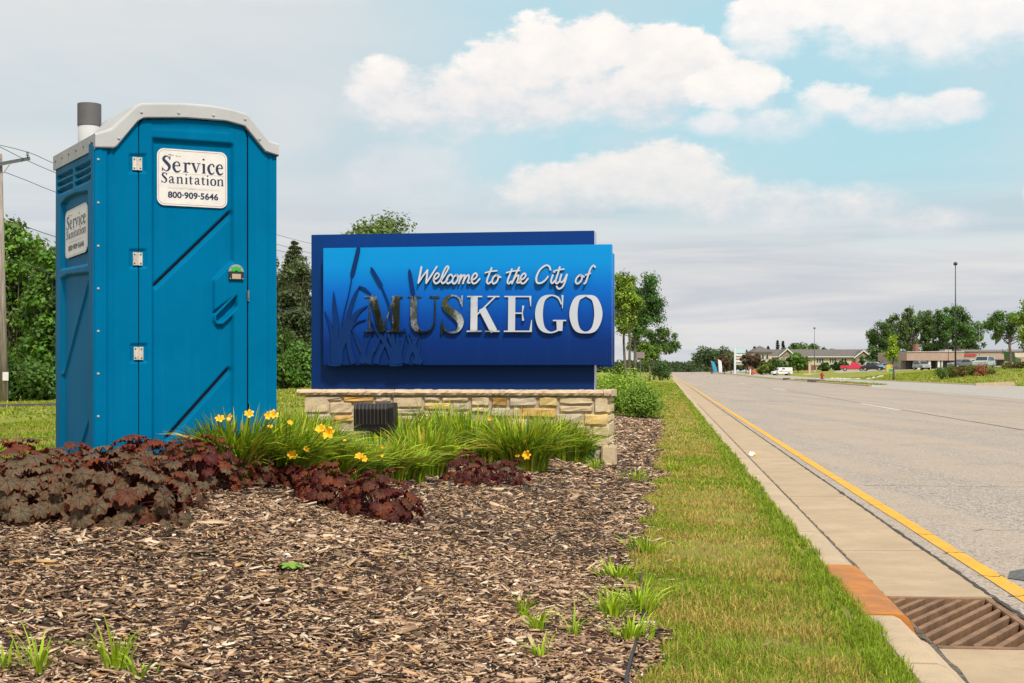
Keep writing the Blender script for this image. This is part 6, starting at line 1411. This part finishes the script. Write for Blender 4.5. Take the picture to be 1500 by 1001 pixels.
# ------------------------------------------------------------------ store pylon, entrance post, hydrant, cabinet, stones
p = on(1083, 385); py_ = empty('store_pylon', p, 0, 'pale pylon sign with stacked white panels beside the far road', 'pylon sign'); k = 385/F; zt_ = H+(545-510)*k-p.z
MB().box(-7.5*k, 0, 0, -5*k, .6, zt_).build('post', simple('pylon_post', (.6, .63, .7), .6), py_); MB().box(9.5*k, .05, 0, 10.5*k, .5, zt_-5*k).build('post', M_PGREY, py_)
for i, (y0, y1, col) in enumerate([(512, 517.5, (.42, .60, .66)), (518.5, 522, (.6, .6, .62)), (523, 526.5, (.52, .44, .34)), (527.5, 531, (.62, .6, .58)), (532, 535, (.4, .36, .3))]):
    MB().box(-4.8*k, .1, H+(545-y1)*k-p.z, 9.3*k, .5, H+(545-y0)*k-p.z).build('sign_panel', simple('pylon_panel_%d' % i, col, .5), py_)
p = on(1099, 335); k = 335/F; t = empty('roadside_sign', p, 0, 'narrow white sign with red top left of the orange car', 'sign'); MB().box(-.8*k, 0, 0, .8*k, .2, 9*k).build('board', simple('white_board', (.7, .7, .68), .6), t); MB().box(-2*k, -.05, 8.6*k, .2*k, .15, 12*k).build('red_top', simple('red_board', (.5, .03, .04), .6), t)
p = on(1186, 300); k = 300/F; t = empty('entrance_pillar', p, 0, 'pale stone entrance pillar right of the mail van', 'pillar'); MB().box(-1.6*k, 0, -.2, 1.6*k, .45, 18*k).build('shaft', SM[1], t, bevel=.03); MB().box(-2.1*k, -.07, 18*k, 2.1*k, .52, 19.2*k).build('cap', M_COPE, t)
p = on(1190, 298); t = empty('low_garden_wall', p, 0, 'low tan stone kerb wall on the lawn beside the pillar', 'wall'); MB().box(-13*k, 0, -.1, 40*k, .4, 1.2*k).build('wall_course', SM[0], t)
p = on(1204, 205); M_RED = simple('hydrant_red', (.38, .02, .04), .45, .1); t = empty('fire_hydrant', p, 0, 'red fire hydrant on the verge beyond the far lane', 'fire hydrant'); k = 205/F
MB().tube([(0, 0, -.1), (0, 0, .10), (0, 0, .11), (0, 0, .75), (0, 0, .76), (0, 0, .84), (0, 0, 1.0), (0, 0, 1.08)], [.26, .26, .17, .17, .23, .23, .14, .03], 14).build('barrel', M_RED, t); MB().tube([(-.32, 0, .58), (.32, 0, .58)], .085, 10).tube([(0, -.3, .5), (0, 0, .5)], .11, 10).build('outlets', M_RED, t); MB().tube([(0, 0, 1.05), (0, 0, 1.16)], .05, 6).build('operating_nut', M_RED, t)
MB().tube([(0, 0, -.25), (0, 0, .06)], .32, 12).build('foot_ring', M_BLK, t)
p = on(1304, 268); k = 268/F; t = empty('electrical_cabinet', p, 0, 'yellow and teal cabinet behind the young tree', 'cabinet'); MB().box(-5.5*k, 0, 0, 6*k, .6, 10.5*k).build('case', simple('cabinet_yellow', (.55, .42, .05), .5), t); MB().box(-2*k, -.05, 0, 5*k, -.01, 4*k).build('door', simple('cabinet_teal', (.02, .28, .25), .5), t)
rs = np.random.default_rng(77); M_LIME = simple('pale_rock', (.55, .51, .44), .9, .2, 4)
for i in range(26):
    px = 1218+i*2.3+rs.normal()*.6 if i < 18 else 1270+(i-18)*3.2; Y = 215-(i*1.0 if i < 18 else 14+ (i-18)*-2.2); c = on(px, Y); bm = bmesh.new(); bmesh.ops.create_icosphere(bm, subdivisions=1, radius=.16+.14*rs.random())
    for v in bm.verts: v.co = Vector((v.co.x*1.4, v.co.y, v.co.z*.7))*(1+.15*rs.normal())
    me = bpy.data.meshes.new('boulder'); bm.to_mesh(me); bm.free(); o = link('boulder', me, M_LIME); o.location = c; tag(o, ['leftmost pale rock in the line of rocks on the right lawn', 'pale rock in the left half of the line of rocks', 'pale rock in the right half of the line of rocks', 'pale rock in the heap at the right end of the line'][0 if i == 0 else 1 if i < 9 else 2 if i < 18 else 3], 'rock', 'line of pale rocks on the right lawn')
# ------------------------------------------------------------------ vehicles
M_GLS = simple('car_glass', (.02, .025, .03), .12, .1); M_TYR = simple('tyre', (.015, .015, .016), .8); M_RIM = simple('rim', (.45, .45, .46), .35, metal=.7); M_TAIL = simple('tail_red', (.4, .02, .02), .3); M_HEAD = simple('lamp_clear', (.7, .7, .68), .2)
def vehicle(px, Y, name, cat, label, paint, L, Wd, body, glass, rz, wheels=(.18, .80), wr=.34, group=None, extra=None, zoff=0):
    """body and glass are side outlines (x along 0..1 of L, z metres); x=0 is the front"""
    p = on(px, Y); p.z += zoff; t = empty(name, p, rz, label, cat, group)
    def P2(pl): return [((x-.5)*L, z) for x, z in pl]
    mb = MB(); B = P2(body); mb.prism(B, 'y', -Wd/2, Wd/2); o = mb.build('body', paint, t, bevel=.05)
    # tumblehome: the upper body leans in
    zm = .95
    for v in o.data.vertices:
        if v.co.z > zm: v.co.y *= 1-.14*min(1, (v.co.z-zm)/.5)
    for gl in glass:
        for s_ in (-1, 1):
            q = P2(gl); vs = [(x, s_*(Wd/2*(1-.14*min(1, max(0, z-zm)/.5))+.006), z) for x, z in q]; MB().add(vs, [tuple(range(len(vs)))]).build('side_window', M_GLS, t)
    for fx in wheels:
        for s_ in (-1, 1):
            w = MB().tube([((fx-.5)*L, s_*(Wd/2-.2), wr), ((fx-.5)*L, s_*(Wd/2+.02), wr)], wr, 18).build('wheel', M_TYR, t); MB().tube([((fx-.5)*L, s_*(Wd/2+.021), wr), ((fx-.5)*L, s_*(Wd/2+.03), wr)], wr*.6, 12).build('rim', M_RIM, w)
    zf = body[1][1] if len(body) > 1 else .7
    for s_ in (-1, 1):
        MB().box(-L/2-.02, s_*Wd*.36-.14, .62, -L/2+.05, s_*Wd*.36+.14, .76).build('headlight', M_HEAD, t); MB().box(L/2-.05, s_*Wd*.40-.09, .72, L/2+.02, s_*Wd*.40+.09, .92).build('tail_light', M_TAIL, t)
    if extra: extra(t, L, Wd)
    return t
def screens(front, rear):
    def f(t, L, Wd):
        for (x0, z0, x1, z1), s_ in ((front, -1), (rear, 1)):
            w0, w1 = Wd/2*.86, Wd/2*.76; d = .02*s_; a, b_ = (x0-.5)*L+d, (x1-.5)*L+d
            MB().add([(a, -w0, z0+.015), (a, w0, z0+.015), (b_, w1, z1+.015), (b_, -w1, z1+.015)], [(0, 1, 2, 3)]).build('windscreen', M_GLS, t)
    return f
def van_extra(t, L, Wd):
    screens((.245, 1.0, .29, 1.55), (1.0, 1.1, 1.0, 1.6))(t, L, Wd)
    for s_ in (-1, 1):
        mk = MB(); mk.box(-.05*L, s_*(Wd/2-.015)-.002, 1.38, .10*L, s_*(Wd/2-.015)+.002, 1.62); mk.build('blue_emblem', simple('emblem_blue', (.02, .05, .22), .5), t); MB().box(-.35*L, s_*(Wd/2+.004)-.002, .86, .46*L, s_*(Wd/2+.004)+.002, .92).build('stripe', simple('stripe_red', (.4, .04, .06), .5), t)
M_VW = M_PAINT('van_white', (.72, .72, .72))
vehicle(1145, 318, 'mail_van', 'van', 'white boxy mail van with blue emblem parked beyond the road', M_VW, 4.45, 1.95, [(0, .35), (.0, .75), (.06, .92), (.24, 1.0), (.30, 1.60), (.36, 1.78), (.97, 1.80), (1, 1.7), (1, .35)], [[(.28, 1.02), (.325, 1.50), (.44, 1.55), (.44, 1.02)]], math.radians(8), extra=van_extra)
PK = [(0, .45), (.0, 1.0), (.04, 1.12), (.24, 1.18), (.34, 1.78), (.40, 1.86), (.56, 1.86), (.62, 1.22), (1, 1.22), (1, .55), (.9, .45)]
vehicle(1250, 305, 'pickup_truck', 'pickup', 'red pickup truck parked before the apartments', M_PAINT('pickup_red', (.50, .012, .05)), 5.5, 2.0, [(1-x, z) for x, z in PK][::-1], [[(.42, 1.24), (.45, 1.72), (.58, 1.74), (.66, 1.24)]], math.radians(-12), wr=.40, extra=screens((.38, 1.24, .44, 1.84), (.76, 1.22, .67, 1.76)))
SED = [(0, .3), (0, .68), (.05, .8), (.26, .92), (.40, 1.36), (.48, 1.45), (.70, 1.43), (.84, 1.02), (.97, .98), (1, .8), (1, .35)]
SEDG = [[(.31, .94), (.42, 1.32), (.49, 1.38), (.56, 1.38), (.56, .94)], [(.575, .94), (.575, 1.38), (.69, 1.36), (.79, 1.0)]]
SUVB = [(0, .4), (0, .92), (.04, 1.02), (.24, 1.12), (.35, 1.66), (.42, 1.75), (.90, 1.74), (.97, 1.60), (1, 1.1), (1, .42)]
SUVG = [[(.28, 1.14), (.37, 1.60), (.52, 1.66), (.52, 1.14)], [(.535, 1.14), (.535, 1.66), (.72, 1.66), (.72, 1.14)], [(.735, 1.14), (.735, 1.66), (.90, 1.64), (.95, 1.16)]]
sc1 = screens((.26, .93, .40, 1.38), (.86, 1.0, .70, 1.42)); sc2 = screens((.24, 1.13, .35, 1.66), (1.0, 1.12, .965, 1.60))
vehicle(1278, 292, 'parked_car', 'car', 'black wide car next to the red pickup', M_PAINT('car_black', (.012, .012, .016)), 4.6, 1.85, SED, SEDG, math.radians(160), extra=sc1)
vehicle(1282, 312, 'parked_car', 'car', 'silver roofed car just behind the black one', M_PAINT('car_silver', (.42, .44, .47)), 4.6, 1.85, SUVB, SUVG, math.radians(170), extra=sc2)
vehicle(1296, 300, 'parked_car', 'car', 'light blue car beside the yellow cabinet', M_PAINT('car_blue', (.20, .32, .48)), 4.2, 1.75, SED, SEDG, math.radians(200), extra=sc1)
vehicle(1109, 352, 'parked_car', 'car', 'bright orange car beyond the dark red tree', M_PAINT('car_orange', (.75, .13, .01)), 4.4, 1.8, SED, SEDG, math.radians(5), extra=sc1)
vehicle(1350, 274, 'parked_car', 'car', 'grey car parked under the shop canopy', M_PAINT('car_grey', (.30, .30, .34)), 4.4, 1.8, SUVB, SUVG, math.radians(100), extra=sc2)
vehicle(1408, 240, 'parked_car', 'car', 'dark grey car left of the silver van behind the bushes', M_PAINT('car_dgrey', (.13, .14, .17)), 4.5, 1.8, SED, SEDG, math.radians(20), extra=sc1)
vehicle(1422, 256, 'parked_car', 'car', 'pale car half hidden behind the silver van', M_PAINT('car_pale', (.45, .46, .48)), 4.5, 1.8, SED, SEDG, math.radians(20), extra=sc1)
vehicle(1441, 205, 'silver_minivan', 'van', 'silver green minivan facing the road at the car park edge', M_PAINT('car_green_silver', (.36, .42, .41)), 4.9, 1.95, SUVB, SUVG, math.radians(55), extra=sc2)
# ------------------------------------------------------------------ apartment building
M_BRK = simple('red_brick', (.22, .10, .075), .9, .25, 3); M_CRM = simple('cream_siding', (.50, .45, .34), .8, .08, 2); M_ROF = simple('grey_shingle', (.13, .115, .11), .95, .2, 2); M_TRM = simple('white_trim', (.62, .60, .55), .7, .05); M_OLV = simple('olive_siding', (.22, .19, .14), .9, .1, 2)
YA = 400.0; kA = YA/F; pa_ = on(1195, YA); apt = empty('apartment_building', pa_, 0, 'long two storey brick and cream apartment building with grey roof', 'building')
def A(px, py): return (px-1195)*kA, H+(545-py)*kA-pa_.z
def abox(x0, y0, x1, y1, d0, d1, name, mat, par=apt):
    a, zb = A(x0, y1); b_, zt = A(x1, y0); return MB().box(a, d0, zb, b_, d1, zt).build(name, mat, par)
abox(1120, 523, 1286, 535, 0, 12, 'upper_wall', M_CRM); abox(1120, 535.02, 1286, 549, -.05, 12, 'lower_wall', M_BRK)
def gable_roof(x0, x1, ye, yr, dfront, dback, name, mat=M_ROF):
    a, ze = A(x0, ye); b_, zr_ = A(x1, yr); dm_ = (dfront+dback)/2; hipx = (b_-a)*.04
    return MB().add([(a, dfront, ze), (b_, dfront, ze), (b_, dback, ze), (a, dback, ze), (a+hipx, dm_, zr_), (b_-hipx, dm_, zr_), (a, dfront, ze-.25), (b_, dfront, ze-.25), (b_, dback, ze-.25), (a, dback, ze-.25)],
        [(0, 1, 5, 4), (1, 2, 5), (2, 3, 4, 5), (3, 0, 4), (6, 7, 1, 0), (7, 8, 2, 1), (8, 9, 3, 2), (9, 6, 0, 3), (6, 7, 8, 9)]).build(name, mat, apt)
rf = gable_roof(1117, 1288, 523, 511.5, -.7, 13, 'roof')
abox(1118, 522.4, 1287, 523.6, -.78, -.71, 'gutter_trim', M_TRM)
def gable(xc, w, ye, ya, d, wall, yb):
    a, ze = A(xc-w, ye); c_, zp = A(xc, ya); b_, _ = A(xc+w, ye); _, zb = A(xc, yb)
    MB().prism([(a+.5, zb), (b_-.5, zb), (b_-.5, ze), (c_, zp-.3), (a+.5, ze)], 'y', d, 3).build('gable_wall', wall, apt)
    for s_, e in ((a, c_), (b_, c_)):
        MB().add([(s_, d-.45, ze-.35), (e, d-.45, zp), (e, d-.45, zp+.4), (s_, d-.45, ze+.05), (s_, d-.3, ze-.35), (e, d-.3, zp), (e, d-.3, zp+.4), (s_, d-.3, ze+.05)], [(0, 1, 2, 3), (4, 5, 6, 7), (0, 1, 5, 4), (3, 2, 6, 7), (0, 3, 7, 4)]).build('barge_board', M_TRM, apt)
        MB().add([(s_, d-.45, ze+.06), (e, d-.45, zp+.41), (e, 6, zp+.41), (s_, 6, ze+.06)], [(0, 1, 2, 3)]).build('gable_roof', M_ROF, apt)
gable(1152, 13, 522, 512.5, -1.0, M_OLV, 540); gable(1263, 14, 524, 515, -1.2, M_OLV, 541)
# left tower with hipped roof
abox(1103, 515, 1128, 549, -2.2, 8, 'tower_wall', M_CRM); abox(1124, 526, 1129, 549, -2.3, 5, 'tower_brick', M_BRK); abox(1101, 532, 1123, 549, -2.28, -2.21, 'tower_brick', M_BRK)
a, ze = A(1101, 515.5); b_, _ = A(1130, 515.5); c_, zp = A(1114, 506.5)
MB().add([(a, -2.9, ze), (b_, -2.9, ze), (b_, 9, ze), (a, 9, ze), (c_, 1.5, zp), (a, -2.9, ze-.3), (b_, -2.9, ze-.3), (b_, 9, ze-.3), (a, 9, ze-.3)], [(0, 1, 4), (1, 2, 4), (2, 3, 4), (3, 0, 4), (5, 6, 1, 0), (6, 7, 2, 1), (7, 8, 3, 2), (8, 5, 0, 3)]).build('tower_roof', M_ROF, apt)
M_WG = simple('window_glass', (.06, .075, .09), .15, .2, 1)
def window(x0, y0, x1, y1, d, par, n=2):
    a, zb = A(x0, y1); b_, zt = A(x1, y0); f = MB().box(a, d-.06, zb, b_, d, zt).build('window', M_TRM, par); w = (b_-a)/n
    for i in range(n): MB().box(a+i*w+.12, d-.075, zb+.12, a+(i+1)*w-.06, d-.062, zt-.12).build('pane', M_WG, f)
for x0, x1 in ((1195.5, 1206.5), (1214.5, 1225), (1232, 1240), (1171, 1176)): window(x0, 525, x1, 532.2, 0, apt, 3 if x1-x0 > 9 else 2)
for x0, x1 in ((1195.5, 1205.5), (1213, 1222), (1231, 1240), (1244, 1250)): window(x0, 538, x1, 544, -.051, apt)
for x in (1140, 1149, 1158): window(x, 524, x+5, 531, -1.001, apt)
for x in (1256, 1263, 1270): window(x, 527, x+4.5, 533, -1.201, apt)
for x in (1106, 1113, 1119.5): window(x, 519, x+4, 527, -2.29, apt, 1)
for x in (1104, 1112): window(x, 534, x+6, 541, -2.29, apt)
abox(1170, 533, 1186, 535.2, -2.5, -.1, 'awning', simple('awning_red', (.42, .12, .11), .8)); 
for x in (1172, 1184): abox(x, 535.3, x+1, 546, -2.4, -2.0, 'porch_post', M_TRM)
# ------------------------------------------------------------------ shops
YM = 296.0; kM = YM/F; pm = on(1322, YM); pm.z = H+(545-544)*kM; mall = empty('shop_building', pm, 0, 'long low shop building with tan fascia and white columns', 'building')
def Q(px, py): return (px-1322)*kM, H+(545-py)*kM-pm.z
def mbox(x0, y0, x1, y1, d0, d1, name, mat, par=mall):
    a, zb = Q(x0, y1); b_, zt = Q(x1, y0); return MB().box(a, d0, zb, b_, d1, zt).build(name, mat, par)
M_FAS = simple('tan_fascia', (.36, .26, .20), .85, .08, 2); M_SHP = simple('shop_wall', (.36, .29, .225), .85, .1, 2); M_STF = simple('storefront_glass', (.035, .04, .045), .2, .2, 1)
mbox(1322, 516.5, 1405, 528.5, -3.2, 20, 'canopy', M_FAS); mbox(1322, 515.4, 1405, 516.3, -3.35, 20, 'roof_edge', simple('roof_edge', (.5, .45, .40), .7)); mbox(1330, 528.6, 1405, 546, 0, 18, 'shop_front', M_STF)
mbox(1322, 528.6, 1330, 546, 1.5, 18, 'end_wall', M_SHP)
for x in (1338.5, 1354, 1367.5, 1373): mbox(x, 528.6, x+(3.4 if x < 1368 else 1.6), 546, -2.9, -2.4, 'column', M_TRM)
for x in (1346, 1360, 1380, 1392): mbox(x, 529, x+1, 546, -.15, -.02, 'mullion', M_TRM)
mbox(1405.02, 515.5, 1560, 549, -1.0, 20, 'wing_wall', M_SHP); mbox(1405, 512.5, 1560, 515.4, -1.3, 20, 'roof_edge', simple('grey_coping', (.24, .23, .23), .8)); mbox(1405.1, 524, 1470, 527, -3.2, -1.02, 'awning', M_FAS); mbox(1410, 528.5, 1424, 545, -1.06, -1.02, 'shop_window', M_STF); mbox(1458, 528, 1468, 545, -1.06, -1.02, 'shop_window', M_STF); mbox(1480, 517, 1560, 524, -1.1, -1.02, 'wall_panel', M_CRM)
mbox(1393, 511.8, 1403, 515.3, 4, 8, 'roof_unit', simple('roof_unit_grey', (.35, .35, .37), .6)); mbox(1357, 503, 1362, 515.3, 8, 10, 'chimney', M_BRK)
M_RL = simple('red_letters', (.42, .02, .02), .5); rs = np.random.default_rng(8)
for i in range(11):
    x = 1406+i*1.95; mbox(x, 518.6+.4*(i % 3 == 1), x+1.5, 521.8, -1.45, -1.35, 'sign_letter', M_RL)
